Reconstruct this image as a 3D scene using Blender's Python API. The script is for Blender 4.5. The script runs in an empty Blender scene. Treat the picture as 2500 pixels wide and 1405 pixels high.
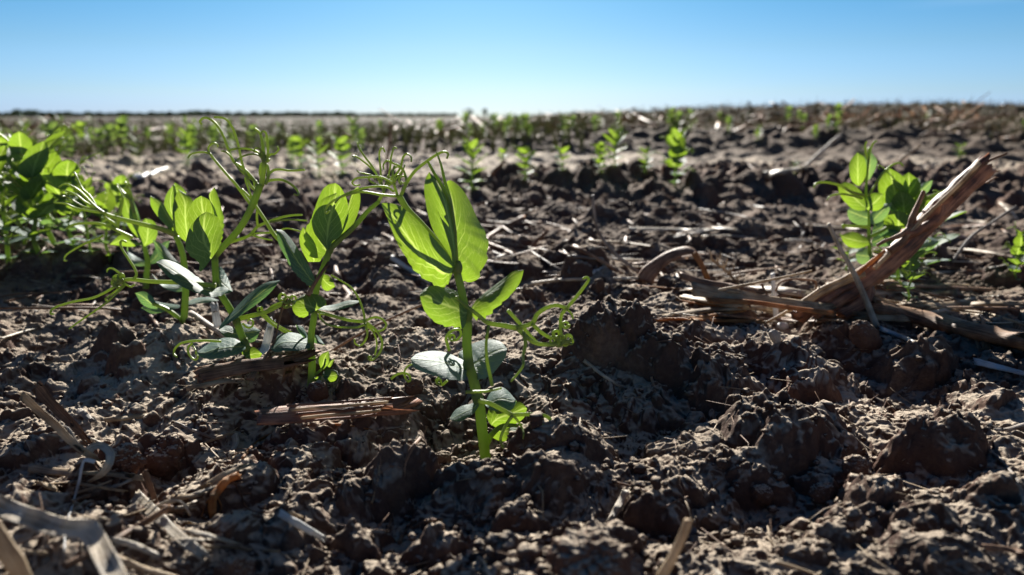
import bpy, math, random
import numpy as np
from mathutils import Vector
R = math.radians
scene = bpy.context.scene
COL = scene.collection

# ------------------------------------------------------------------ camera
PITCH = R(13.0); CAMH = 0.100; FPX = 1805.0           # focal length in pixels of the 2500 wide photo
cam_d = bpy.data.cameras.new('camera'); cam = bpy.data.objects.new('camera', cam_d)
COL.objects.link(cam); scene.camera = cam
cam.location = (0, 0, CAMH); cam.rotation_euler = (math.pi/2 - PITCH, 0, 0)
cam_d.sensor_width = 36; cam_d.lens = 36*FPX/2500
cam_d.clip_start = 0.003; cam_d.clip_end = 20000
cam_d.dof.use_dof = True; cam_d.dof.focus_distance = 0.262; cam_d.dof.aperture_fstop = 13.0

# ------------------------------------------------------------------ light
SUN_EL = R(25); SUN_AZ = R(-3)                        # sun ahead of the camera, a little left
world = bpy.data.worlds.new('World'); scene.world = world; world.use_nodes = True
wn = world.node_tree; wn.nodes.clear()
def wnode(t, **k):
    n = wn.nodes.new(t)
    for a, b in k.items(): setattr(n, a, b)
    return n
sky = wnode('ShaderNodeTexSky', sky_type='NISHITA', sun_disc=False, sun_elevation=SUN_EL, sun_rotation=SUN_AZ,
            air_density=1.0, dust_density=0.25, ozone_density=3.0, altitude=200)
hsv = wnode('ShaderNodeHueSaturation'); hsv.inputs['Saturation'].default_value = 1.32; hsv.inputs['Value'].default_value = 1.60
bg = wnode('ShaderNodeBackground'); bg.inputs['Strength'].default_value = 0.05
out = wnode('ShaderNodeOutputWorld')
# thin cirrus high on the right
tc = wnode('ShaderNodeTexCoord'); mp = wnode('ShaderNodeMapping'); mp.inputs['Scale'].default_value = (1.2, 1.2, 14)
nz = wnode('ShaderNodeTexNoise'); nz.inputs['Scale'].default_value = 2.6; nz.inputs['Detail'].default_value = 5
ra = wnode('ShaderNodeValToRGB'); ra.color_ramp.elements[0].position = .50; ra.color_ramp.elements[1].position = .72
sx = wnode('ShaderNodeSeparateXYZ')
mx = wnode('ShaderNodeMapRange'); mx.inputs[1].default_value = .42; mx.inputs[2].default_value = .56; mx.inputs[3].default_value = 0; mx.inputs[4].default_value = 1
mz = wnode('ShaderNodeMapRange'); mz.inputs[1].default_value = .115; mz.inputs[2].default_value = .165; mz.inputs[3].default_value = 0; mz.inputs[4].default_value = .55
m1 = wnode('ShaderNodeMath', operation='MULTIPLY'); m2 = wnode('ShaderNodeMath', operation='MULTIPLY')
mixc = wnode('ShaderNodeMixRGB'); mixc.inputs[2].default_value = (13, 13.5, 14, 1)
L = wn.links.new
L(tc.outputs['Generated'], mp.inputs[0]); L(mp.outputs[0], nz.inputs['Vector']); L(nz.outputs['Fac'], ra.inputs[0])
L(tc.outputs['Generated'], sx.inputs[0]); L(sx.outputs[0], mx.inputs[0]); L(sx.outputs[2], mz.inputs[0])
L(mx.outputs[0], m1.inputs[0]); L(mz.outputs[0], m1.inputs[1]); L(m1.outputs[0], m2.inputs[0]); L(ra.outputs[0], m2.inputs[1])
tint = wnode('ShaderNodeValToRGB'); e = tint.color_ramp.elements
for q, c in ((.0, (.175, .29, .78, 1)), (.03, (.20, .285, .50, 1)), (.085, (.20, .28, .38, 1)), (.14, (.18, .29, .36, 1)), (.3, (.13, .17, .21, 1)), (1, (.17, .185, .205, 1))):
    if q == 0: e[0].position = 0; e[0].color = c
    elif q == 1: e[len(e)-1].position = 1; e[len(e)-1].color = c
    else: z_ = e.new(q); z_.color = c
mul = wnode('ShaderNodeMixRGB', blend_type='MULTIPLY'); mul.inputs[0].default_value = 1
L(sx.outputs[2], tint.inputs[0]); L(tint.outputs[0], mul.inputs[2])
L(sky.outputs[0], hsv.inputs['Color']); L(hsv.outputs[0], mul.inputs[1]); L(mul.outputs[0], mixc.inputs[1]); L(m2.outputs[0], mixc.inputs[0])
L(mixc.outputs[0], bg.inputs[0]); L(bg.outputs[0], out.inputs[0])

sd = bpy.data.lights.new('sun', 'SUN'); sun = bpy.data.objects.new('sun', sd); COL.objects.link(sun)
sd.energy = 5.0; sd.angle = R(0.5); sd.color = (1.0, .955, .87)
to_sun = Vector((math.sin(SUN_AZ)*math.cos(SUN_EL), math.cos(SUN_AZ)*math.cos(SUN_EL), math.sin(SUN_EL)))
sun.rotation_euler = to_sun.to_track_quat('Z', 'Y').to_euler()
scene.view_settings.view_transform = 'Standard'; scene.view_settings.look = 'None'
scene.view_settings.exposure = 1.62; scene.view_settings.gamma = 1
scene.cycles.max_bounces = 7; scene.cycles.transparent_max_bounces = 6

# ------------------------------------------------------------------ numpy noise
def _tab(seed):
    r = np.random.RandomState(seed)
    p = r.permutation(256); return np.concatenate([p, p, p]).astype(np.int32), r
def perlin2(x, y, seed=0):
    p, r = _tab(seed); a = r.rand(256)*2*np.pi; gx, gy = np.cos(a).astype(np.float32), np.sin(a).astype(np.float32)
    x = np.asarray(x, np.float64); y = np.asarray(y, np.float64)
    xf = np.floor(x); yf = np.floor(y); xi = xf.astype(np.int64) & 255; yi = yf.astype(np.int64) & 255
    fx = (x-xf).astype(np.float32); fy = (y-yf).astype(np.float32)
    u = fx*fx*fx*(fx*(fx*6-15)+10); v = fy*fy*fy*(fy*(fy*6-15)+10)
    def g(ix, iy, dx, dy):
        h = p[p[(ix) & 255] + ((iy) & 255)]; return gx[h]*dx + gy[h]*dy
    a0 = g(xi, yi, fx, fy); a1 = g(xi+1, yi, fx-1, fy); b0 = g(xi, yi+1, fx, fy-1); b1 = g(xi+1, yi+1, fx-1, fy-1)
    a0 += u*(a1-a0); b0 += u*(b1-b0)
    return (a0 + v*(b0-a0))*1.5
def vnoise3(x, y, z, seed=0):
    p, r = _tab(seed); val = (r.rand(256)*2-1).astype(np.float32)
    xf, yf, zf = np.floor(x), np.floor(y), np.floor(z)
    xi, yi, zi = xf.astype(np.int64) & 255, yf.astype(np.int64) & 255, zf.astype(np.int64) & 255
    u, v, w = [(t*t*(3-2*t)).astype(np.float32) for t in (x-xf, y-yf, z-zf)]
    res = 0
    for dz in (0, 1):
        for dy in (0, 1):
            for dx in (0, 1):
                h = val[p[p[p[(xi+dx) & 255] + ((yi+dy) & 255)] + ((zi+dz) & 255)]]
                res = res + h*(u if dx else 1-u)*(v if dy else 1-v)*(w if dz else 1-w)
    return res
def sstep(a, b, x):
    t = np.clip((x-a)/(b-a), 0, 1); return t*t*(3-2*t)
def lumps(x, y, cell, seed, prob=.7, rmin=.28, rmax=.62, sharp=1.0):
    """rounded bumps, one per jittered cell: returns height in units of cell"""
    r = np.random.RandomState(seed); tj = r.rand(65536, 5).astype(np.float32)
    X = x/cell; Y = y/cell; xi = np.floor(X).astype(np.int64); yi = np.floor(Y).astype(np.int64)
    best = np.zeros(X.shape, np.float32)
    for dx in (-1, 0, 1):
        for dy in (-1, 0, 1):
            cx, cy = xi+dx, yi+dy
            h = ((cx*73856093) ^ (cy*19349663)) & 65535
            t = tj[h]
            rad = rmin + (rmax-rmin)*t[..., 2]
            d2 = ((X-cx-t[..., 0])**2 + ((Y-cy-t[..., 1])*(.8+.5*t[..., 4]))**2)/(rad*rad)
            hh = np.where((t[..., 3] < prob) & (d2 < 1), rad*np.sqrt(np.clip(1-d2, 0, 1))**sharp*(.6+.6*t[..., 4]), 0)
            best = np.maximum(best, hh)
    return best

# ------------------------------------------------------------------ terrain
CP, SP = math.cos(PITCH), math.sin(PITCH)
def ray(px, py):
    a = (px-1250)/FPX; b = (702.5-py)/FPX
    return Vector((a, CP + b*SP, -SP + b*CP))          # times depth along the axis
def P(px, py, d): return Vector((0, 0, CAMH)) + ray(px, py)*d
def macro(x, y):
    r = np.hypot(x, y)
    m = .010*perlin2(x*5+3.1, y*5+7.7, 11)*sstep(.25, .5, r) + .004*perlin2(x*16, y*16, 12)
    m = m + .02*perlin2(x*1.3, y*1.3+5, 13)*sstep(.8, 1.8, r)
    ax = x/np.maximum(y, .05)
    m = m + .009*perlin2(x*11+2, y*11, 18)*sstep(.13, .2, r) + .008*perlin2(x*24, y*24+4, 19)*sstep(.13, .2, r)
    # cloddy ridge behind the nearer seedlings, then a smooth strip, then a second bank
    m = m + .020*np.exp(-((y-1.04-.05*np.sin(x*4))/.15)**2)*sstep(-.15, .1, ax)
    m = m + .045*sstep(1.95, 2.35, y)*sstep(-.12, .1, ax)
    m = m + (.053+.050*sstep(-.05, .6, ax))*sstep(2.4, 5.5, y)*sstep(-.1, .25, ax)*(1-.0*y)
    m = m + .03*sstep(2.5, 6, r)*perlin2(x*.5, y*.5, 14)
    m = m - .012*np.exp(-((x+.155)**2+(y-.245)**2)/.05**2)      # shaded hollow on the left
    return m
def _macro_hit(px, py):
    v = ray(px, py); ds = np.geomspace(.1, 40, 900)
    x = v.x*ds; y = v.y*ds; z = CAMH + v.z*ds
    k = np.argmax(z < macro(x, y)); return x[k], y[k], ds[k]
# named clods: centre px, foot row px, width px, height px
CLODS = [(1530, 905, 225, 135), (1745, 1000, 310, 125), (1790, 800, 120, 72), (1690, 860, 90, 50), (2105, 905, 150, 75),
         (2270, 950, 175, 85), (1985, 985, 120, 60), (2330, 1150, 210, 120), (1960, 1160, 330, 130), (1870, 1240, 130, 60),
         (2010, 1225, 90, 45), (2165, 1250, 110, 70), (400, 1150, 105, 78), (300, 1155, 100, 58), (965, 1215, 185, 120), (900, 1250, 90, 50),
         (1175, 1225, 180, 60), (1330, 1240, 150, 65), (1290, 1180, 60, 40), (690, 985, 240, 60), (840, 985, 70, 35),
         (690, 800, 50, 40), (1450, 1430, 210, 120), (2080, 1340, 200, 60), (2290, 1330, 190, 55), (1060, 1395, 150, 70),
         (215, 1240, 190, 85), (60, 1240, 120, 60), (270, 860, 70, 50), (290, 905, 80, 40), (1290, 1330, 120, 60),
         (1620, 1290, 130, 90), (1440, 1120, 110, 40), (2080, 1190, 70, 60), (880, 1370, 120, 60), (700, 1340, 110, 60),
         (560, 1330, 140, 40), (1010, 960, 60, 30), (2440, 1000, 80, 40), (1360, 660, 70, 30), (1300, 735, 60, 30),
         (1120, 1120, 60, 40), (2440, 1240, 100, 60), (120, 1110, 90, 40), (760, 900, 50, 20)]
_cl = []
for i, (cx, fy, w, h) in enumerate(CLODS):
    X, Y, d = _macro_hit(cx, fy)
    wm = w*d/FPX*.56; hm = h*d/FPX/CP*.98
    _cl.append((X, Y+wm*.72, wm, wm*.85, hm, i))
def rough_mask(x, y):
    ax = x/np.maximum(y, .05); r = np.hypot(x, y)
    m = .68 + .6*perlin2(x*11+1, y*11, 21)
    m = m*(1-.62*np.exp(-((x-.045)**2/.055**2+(y-.235)**2/.06**2)))      # crusted patch right of the near stem
    m = m*(1-.7*np.exp(-((x+.045)**2/.04**2+(y-.33)**2/.07**2)))
    m = m*(1-.8*np.exp(-((x+.15)**2/.06**2+(y-.27)**2/.07**2)))
    m = m*(1-.88*sstep(1.22, 1.36, y)*(1-sstep(1.85, 2.05, y))*sstep(-.25, 0, ax))
    m = m*(1+.55*sstep(.36, .5, r)*(1-sstep(1.25, 1.4, y)))
    m = m*(1-.5*np.exp(-((y-.66)/.09)**2)*sstep(-.1, .15, ax))
    m = m*(1+.9*np.exp(-((y-1.0)/.15)**2)*sstep(-.15, .05, ax))
    return np.clip(m, .12, 1.9)
def H(x, y):
    x = np.asarray(x, np.float64); y = np.asarray(y, np.float64)
    r = np.hypot(x, y)
    wx = x + .0035*perlin2(x*70, y*70, 31) + .0006*perlin2(x*230, y*230, 33)
    wy = y + .0035*perlin2(x*70+9, y*70, 32) + .0006*perlin2(x*230, y*230+5, 34)
    m = macro(x, y); k = rough_mask(x, y)
    big = lumps(wx*1.0, wy, .036, 1, .34)*.036*.66*k
    big = np.maximum(big, lumps(wx+.5, wy+.2, .020, 6, .36)*.020*.8*k)
    for (X, Y, a, b, hm, i) in _cl:
        s = (np.abs(wx-X) < a*1.6) & (np.abs(wy-Y) < b*1.6)
        if not s.any(): continue
        dx = (.5*(wx[s]+x[s])-X)/a; dy = (.5*(wy[s]+y[s])-Y)/b
        ang = np.arctan2(dy, dx)
        d = np.sqrt(dx*dx+dy*dy)*(1+.16*np.sin(3*ang+i*2.1)+.09*np.sin(5*ang+i)+.06*np.sin(9*ang+i*3))
        v = hm*1.04*np.clip(1-np.clip(d, 0, 9)**2.5, 0, 1)**.75*(1-.25*dy*(dy > 0))*(.9+.24*perlin2(x[s]*85, y[s]*85, 41)+.17*perlin2(x[s]*210, y[s]*210, 42)+.07*perlin2(x[s]*480, y[s]*480, 45))
        big[s] = np.maximum(big[s], v)
    h = m + big
    mid = (lumps(wx+2, wy+1, .0105, 2, .25)*.0105*.80*np.clip(k, .2, 1.3))*(1-sstep(3, 5, r))
    mid = np.maximum(mid, lumps(wx+4, wy+1, .0058, 7, .36)*.0058*.8*(1-sstep(1.5, 2.5, r)))
    mid = mid*(.25+.75*sstep(-.25, .2, perlin2(x*22, y*22+9, 44)))
    mid = mid*(1+.2*perlin2(x*330, y*330, 43)*(1-sstep(.6, 1, r)))
    sm = (lumps(wx, wy+3, .0030, 3, .32)*.0030*.8)*(1-sstep(.5, .9, r))
    pit = lumps(wx+1, wy-1, .009, 4, .35)*.009*.45*(1-sstep(1., 2., r)) + lumps(wx+7, wy-1, .004, 9, .35)*.004*.5*(1-sstep(.5, .9, r))
    far = lumps(wx, wy, .09, 5, .8)*.09*.5*sstep(1.9, 2.3, r)*(1-sstep(8, 14, r)) + lumps(x, y, .5, 8, .8)*.10*sstep(7, 10, r)*(1-sstep(60, 90, r))
    h = h + mid + sm - pit + far
    h = h + .0035*perlin2(x*38, y*38, 15)*k
    h = h + .0009*perlin2(x*160, y*160, 16)*(1-sstep(1.5, 3, r)) + .0005*(1-2*np.abs(perlin2(x*420, y*420, 17)))*(1-sstep(.5, 1, r))
    return h
def Hs(x, y): return float(H(np.array([x]), np.array([y]))[0])
def hit(px, py, lift=0.0):
    """point of the soil surface under a pixel of the photo"""
    v = ray(px, py); ds = np.geomspace(.08, 30, 1600)
    x = v.x*ds; y = v.y*ds; z = CAMH + v.z*ds
    mz_ = macro(x, y); a = int(np.argmax(z < mz_ + .12*np.clip(np.hypot(x, y)/2, .35, 1))); b = int(np.argmax(z < mz_ - .03))
    if b <= a: b = len(ds)
    below = z[a:b] < H(x[a:b], y[a:b]) + lift
    k = a + int(np.argmax(below)) if below.any() else b-1
    return float(ds[k])

# ------------------------------------------------------------------ mesh helpers
def mesh_obj(name, verts, faces, mat=None, parent=None, uv=None, smooth=True):
    """faces: (n,4) or (n,3) int array, or list of such arrays"""
    if not isinstance(faces, list): faces = [faces]
    faces = [np.asarray(f) for f in faces if len(f)]
    me = bpy.data.meshes.new(name)
    verts = np.asarray(verts, np.float32)
    me.vertices.add(len(verts)); me.vertices.foreach_set('co', verts.ravel())
    nl = sum(f.size for f in faces); npol = sum(len(f) for f in faces)
    me.loops.add(nl); me.polygons.add(npol)
    li = np.concatenate([f.ravel() for f in faces]).astype(np.int32)
    me.loops.foreach_set('vertex_index', li)
    sizes = np.concatenate([np.full(len(f), f.shape[1]) for f in faces])
    st = np.concatenate([[0], np.cumsum(sizes)[:-1]]).astype(np.int32)
    me.polygons.foreach_set('loop_start', st)
    me.polygons.foreach_set('use_smooth', np.full(npol, smooth, bool))
    if uv is not None:
        l = me.uv_layers.new(name='UVMap'); l.data.foreach_set('uv', np.asarray(uv, np.float32)[li].ravel())
    me.update(calc_edges=True); me.validate()
    if mat: me.materials.append(mat)
    o = bpy.data.objects.new(name, me); COL.objects.link(o)
    if parent:
        o.parent = parent; o.location = -Vector(parent.location) if not parent.rotation_euler.z else o.location
    return o
def tag(o, label=None, cat=None, group=None, kind=None):
    if label: o['label'] = label
    if cat: o['category'] = cat
    if group: o['group'] = group
    if kind: o['kind'] = kind
    return o
def empty(name, loc, label, cat, group=None):
    o = bpy.data.objects.new(name, None); COL.objects.link(o); o.location = loc; o.empty_display_size = .01
    return tag(o, label, cat, group)
def catmull(pts, n=6):
    p = np.asarray(pts, float)
    if len(p) < 3:
        t = np.linspace(0, 1, n*2+1)[:, None]; return p[0]*(1-t) + p[-1]*t
    q = np.vstack([2*p[0]-p[1], p, 2*p[-1]-p[-2]]); o = []
    for i in range(1, len(q)-2):
        for t in np.arange(n)/n:
            o.append(.5*((2*q[i]) + (-q[i-1]+q[i+1])*t + (2*q[i-1]-5*q[i]+4*q[i+1]-q[i+2])*t*t + (-q[i-1]+3*q[i]-3*q[i+1]+q[i+2])*t**3))
    o.append(q[-2]); return np.array(o)
def frames(c, normal=None):
    t = np.gradient(c, axis=0); t /= np.maximum(np.linalg.norm(t, axis=1, keepdims=True), 1e-9)
    n = np.array(normal, float) if normal is not None else np.array([.3, -1, .4])
    N = []
    for i in range(len(c)):
        n = n - t[i]*np.dot(n, t[i]); l = np.linalg.norm(n)
        if l < 1e-6: n = np.cross(t[i], [1, .1, 0]); l = np.linalg.norm(n)
        n = n/l; N.append(n.copy())
        if normal is not None and l > .3: n = .9*n + .1*np.array(normal, float)
    N = np.array(N); return t, N, np.cross(t, N)
def sweep_geo(c, wa, wb=None, normal=None, sides=8, twist=0., rag=0., seed=0, curl=0.):
    """tube along centreline c (n,3); half width wa across, half thickness wb along the normal"""
    c = np.asarray(c, float); n = len(c); wa = np.broadcast_to(np.asarray(wa, float), (n,)); wb = wa if wb is None else np.broadcast_to(np.asarray(wb, float), (n,))
    t, N, B = frames(c, normal); rs = np.random.RandomState(seed)
    th = np.arange(sides)/sides*2*np.pi; V = []; UV = []
    s = np.concatenate([[0], np.cumsum(np.linalg.norm(np.diff(c, axis=0), axis=1))])
    tw = np.linspace(0, twist, n)
    for i in range(n):
        a = th; ca, sa = np.cos(tw[i]), np.sin(tw[i])
        b_, n_ = B[i]*ca + N[i]*sa, N[i]*ca - B[i]*sa
        off = curl*wa[i]*(np.cos(a)**2)
        ring = c[i] + np.outer(np.cos(a)*wa[i], b_) + np.outer(np.sin(a)*wb[i] + off, n_)
        V.append(ring); UV.append(np.stack([th/(2*np.pi), np.full(sides, s[i])], 1))
    V = np.concatenate(V); UV = np.concatenate(UV)
    if rag:
        V[:sides] += np.outer(rs.uniform(-1, 1, sides)*rag, t[0]); V[-sides:] += np.outer(rs.uniform(-1, 1, sides)*rag, t[-1])
    i = np.arange(n-1)[:, None]*sides; j = np.arange(sides)[None]; k = (j+1) % sides
    F = np.stack([i+j, i+k, i+sides+k, i+sides+j], -1).reshape(-1, 4)
    V = np.vstack([V, c[0][None], c[-1][None]]); UV = np.vstack([UV, [[.5, 0]], [[.5, s[-1]]]])
    a, b = len(V)-2, len(V)-1; jj = np.arange(sides); kk = (jj+1) % sides
    T = np.concatenate([np.stack([np.full(sides, a), kk, jj], 1), np.stack([np.full(sides, b), (n-1)*sides+jj, (n-1)*sides+kk], 1)])
    return V, F, T, UV
def join_geo(gs):
    V = []; F = []; T = []; U = []; o = 0
    for v, f, t, u in gs:
        V.append(v); F.append(f+o if len(f) else np.zeros((0, 4), int)); T.append(t+o if len(t) else np.zeros((0, 3), int)); U.append(u); o += len(v)
    return np.vstack(V), np.vstack(F), np.vstack(T), np.vstack(U)
def geo_obj(name, g, mat, parent=None):
    v, f, t, u = g
    return mesh_obj(name, v, [f.astype(int), t.astype(int)], mat, parent, u)

# ------------------------------------------------------------------ materials
def mat_new(name):
    m = bpy.data.materials.new(name); m.use_nodes = True; nt = m.node_tree
    for n in list(nt.nodes): nt.nodes.remove(n)
    return m, nt, (lambda t, **k: _mk(nt, t, k)), nt.links.new
def _mk(nt, t, k):
    n = nt.nodes.new(t)
    for a, b in k.items(): setattr(n, a, b)
    return n
def ramp(n, stops):
    e = n.color_ramp.elements
    while len(e) < len(stops): e.new(.5)
    for x, (p, c) in zip(e, stops): x.position = p; x.color = (*c, 1) if len(c) == 3 else c
def soil_mat(name='soil', bump=1.0, red=0.0):
    m, nt, N, K = mat_new(name)
    co = N('ShaderNodeNewGeometry'); o = N('ShaderNodeOutputMaterial'); b = N('ShaderNodeBsdfPrincipled')
    b.inputs['Roughness'].default_value = .93; b.inputs['Specular IOR Level'].default_value = .07
    n1 = N('ShaderNodeTexNoise'); n1.inputs['Scale'].default_value = 42; n1.inputs['Detail'].default_value = 6
    n2 = N('ShaderNodeTexNoise'); n2.inputs['Scale'].default_value = 420; n2.inputs['Detail'].default_value = 7; n2.inputs['Roughness'].default_value = .65
    n3 = N('ShaderNodeTexNoise'); n3.inputs['Scale'].default_value = 12; n3.inputs['Detail'].default_value = 4
    for n in (n1, n2, n3): K(co.outputs['Position'], n.inputs['Vector'])
    r1 = N('ShaderNodeValToRGB'); ramp(r1, [(.32, (.047, .027, .022)), (.5, (.080, .052, .041)), (.68, (.15, .108, .082))])
    mixf = N('ShaderNodeMath', operation='MULTIPLY_ADD'); mixf.inputs[1].default_value = .55
    K(n1.outputs['Fac'], mixf.inputs[0]); m5 = N('ShaderNodeMath', operation='MULTIPLY'); m5.inputs[1].default_value = .45
    K(n2.outputs['Fac'], m5.inputs[0]); K(m5.outputs[0], mixf.inputs[2]); K(mixf.outputs[0], r1.inputs[0])
    # dry grey crust lies on what faces up; broken faces stay browner and redder
    sp = N('ShaderNodeSeparateXYZ'); K(co.outputs['Normal'], sp.inputs[0])
    mr = N('ShaderNodeMapRange'); mr.inputs[1].default_value = .58; mr.inputs[2].default_value = .95; mr.inputs[3].default_value = 0; mr.inputs[4].default_value = .85
    K(sp.outputs[2], mr.inputs[0])
    # dry crust near camera and on smooth strip; between, shade painted as thinner crust
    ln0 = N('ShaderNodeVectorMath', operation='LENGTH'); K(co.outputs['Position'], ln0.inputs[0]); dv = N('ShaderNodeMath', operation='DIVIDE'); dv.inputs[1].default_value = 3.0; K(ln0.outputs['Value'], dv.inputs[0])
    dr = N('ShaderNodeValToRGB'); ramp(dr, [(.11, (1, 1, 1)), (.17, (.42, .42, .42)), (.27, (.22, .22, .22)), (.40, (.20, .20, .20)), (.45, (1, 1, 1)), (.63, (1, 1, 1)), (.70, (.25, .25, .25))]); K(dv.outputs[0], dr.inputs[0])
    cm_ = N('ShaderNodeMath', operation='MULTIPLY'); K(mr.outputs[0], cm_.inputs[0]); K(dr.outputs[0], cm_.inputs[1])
    nm_ = N('ShaderNodeMapRange'); nm_.inputs[1].default_value = .35; nm_.inputs[2].default_value = .6; nm_.inputs[3].default_value = .55; nm_.inputs[4].default_value = 1; K(n3.outputs['Fac'], nm_.inputs[0])
    cm2 = N('ShaderNodeMath', operation='MULTIPLY'); K(cm_.outputs[0], cm2.inputs[0]); K(nm_.outputs[0], cm2.inputs[1])
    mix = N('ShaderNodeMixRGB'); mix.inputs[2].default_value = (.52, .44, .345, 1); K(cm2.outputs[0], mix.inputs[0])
    redm = N('ShaderNodeMixRGB', blend_type='MIX'); redm.inputs[2].default_value = (.135, .062, .043, 1)
    r3 = N('ShaderNodeMapRange'); r3.inputs[1].default_value = .48; r3.inputs[2].default_value = .66; r3.inputs[3].default_value = red; r3.inputs[4].default_value = min(1, red+.4)
    K(n3.outputs['Fac'], r3.inputs[0]); K(r3.outputs[0], redm.inputs[0]); K(r1.outputs[0], redm.inputs[1]); K(redm.outputs[0], mix.inputs[1])
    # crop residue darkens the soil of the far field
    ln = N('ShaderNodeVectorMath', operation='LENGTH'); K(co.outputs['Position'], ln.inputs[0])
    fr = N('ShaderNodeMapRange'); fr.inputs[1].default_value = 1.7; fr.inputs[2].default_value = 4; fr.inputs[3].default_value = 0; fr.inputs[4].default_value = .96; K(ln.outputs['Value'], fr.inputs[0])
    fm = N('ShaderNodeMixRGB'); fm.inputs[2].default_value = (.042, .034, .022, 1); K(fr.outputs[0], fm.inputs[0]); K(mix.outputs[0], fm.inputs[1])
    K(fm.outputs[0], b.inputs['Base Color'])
    bp = N('ShaderNodeBump'); bp.inputs['Strength'].default_value = .65*bump; bp.inputs['Distance'].default_value = .0009
    v = N('ShaderNodeTexVoronoi'); v.inputs['Scale'].default_value = 900; K(co.outputs['Position'], v.inputs['Vector'])
    ad = N('ShaderNodeMath', operation='SUBTRACT'); K(n2.outputs['Fac'], ad.inputs[0])
    vm = N('ShaderNodeMath', operation='MULTIPLY'); vm.inputs[1].default_value = .35; K(v.outputs['Distance'], vm.inputs[0]); K(vm.outputs[0], ad.inputs[1])
    K(ad.outputs[0], bp.inputs['Height']); n4 = N('ShaderNodeTexNoise'); n4.inputs['Scale'].default_value = 1500; n4.inputs['Detail'].default_value = 5; n4.inputs['Roughness'].default_value = .7; K(co.outputs['Position'], n4.inputs['Vector'])
    b2 = N('ShaderNodeBump'); b2.inputs['Strength'].default_value = .9*bump; b2.inputs['Distance'].default_value = .0005; K(n4.outputs['Fac'], b2.inputs['Height']); K(bp.outputs[0], b2.inputs['Normal'])
    K(b2.outputs[0], b.inputs['Normal']); K(b.outputs[0], o.inputs[0])
    return m
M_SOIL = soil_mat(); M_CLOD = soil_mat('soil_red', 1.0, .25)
# ------------------------------------------------------------------ the ground, one sheet to the horizon
def build_ground():
    d = R(41); s = R(80)
    a = np.concatenate([np.linspace(-math.pi, -s, 40)[:-1], np.linspace(-s, -d, 150)[:-1], np.linspace(-d, d, 1250), np.linspace(d, s, 150)[1:], np.linspace(s, math.pi, 40)[1:-1]])
    r = np.concatenate([np.linspace(.002, .09, 24)[:-1], np.geomspace(.09, .125, 60)[:-1], np.geomspace(.125, .8, 1060)[:-1], np.geomspace(.8, 6, 420)[:-1], np.geomspace(6, 60, 230)[:-1], np.geomspace(60, 4000, 40)])
    na, nr = len(a), len(r)
    A, Rr = np.meshgrid(a, r); x = np.sin(A)*Rr; y = np.cos(A)*Rr
    z = H(x.ravel(), y.ravel()).reshape(x.shape)
    # break the faces up in 3-D so that steep sides are rough and overhang a little
    k = (1-sstep(1.2, 2.5, Rr))
    for f, am, sd_ in ((60, .0018, 50), (120, .0012, 51), (260, .0006, 52), (640, .00025, 53)):
        kk = k*(1-sstep(90/f, 200/f, Rr)) if f > 200 else k
        n1 = vnoise3(x*f, y*f, z*f, sd_); n2 = vnoise3(x*f+31, y*f, z*f, sd_+10); n3 = vnoise3(x*f, y*f+17, z*f, sd_+20)
        x, y, z = x + am*n1*kk, y + am*n2*kk, z + am*.7*n3*kk
    z = z*(1-sstep(60, 200, Rr))
    V = np.stack([x, y, z], -1).reshape(-1, 3)
    i = np.arange(nr-1)[:, None]*na; j = np.arange(na)[None]; k2 = (j+1) % na
    F = np.stack([i+j, i+na+j, i+na+k2, i+k2], -1).reshape(-1, 4)
    F = F[:, ::-1]
    V = np.vstack([V, [[0, 0, float(z[0].mean())]]]); jj = np.arange(na)
    T = np.stack([np.full(na, len(V)-1), (jj+1) % na, jj], 1)[:, ::-1]
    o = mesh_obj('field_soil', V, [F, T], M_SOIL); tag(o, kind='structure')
    return o
ground = build_ground()
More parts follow.
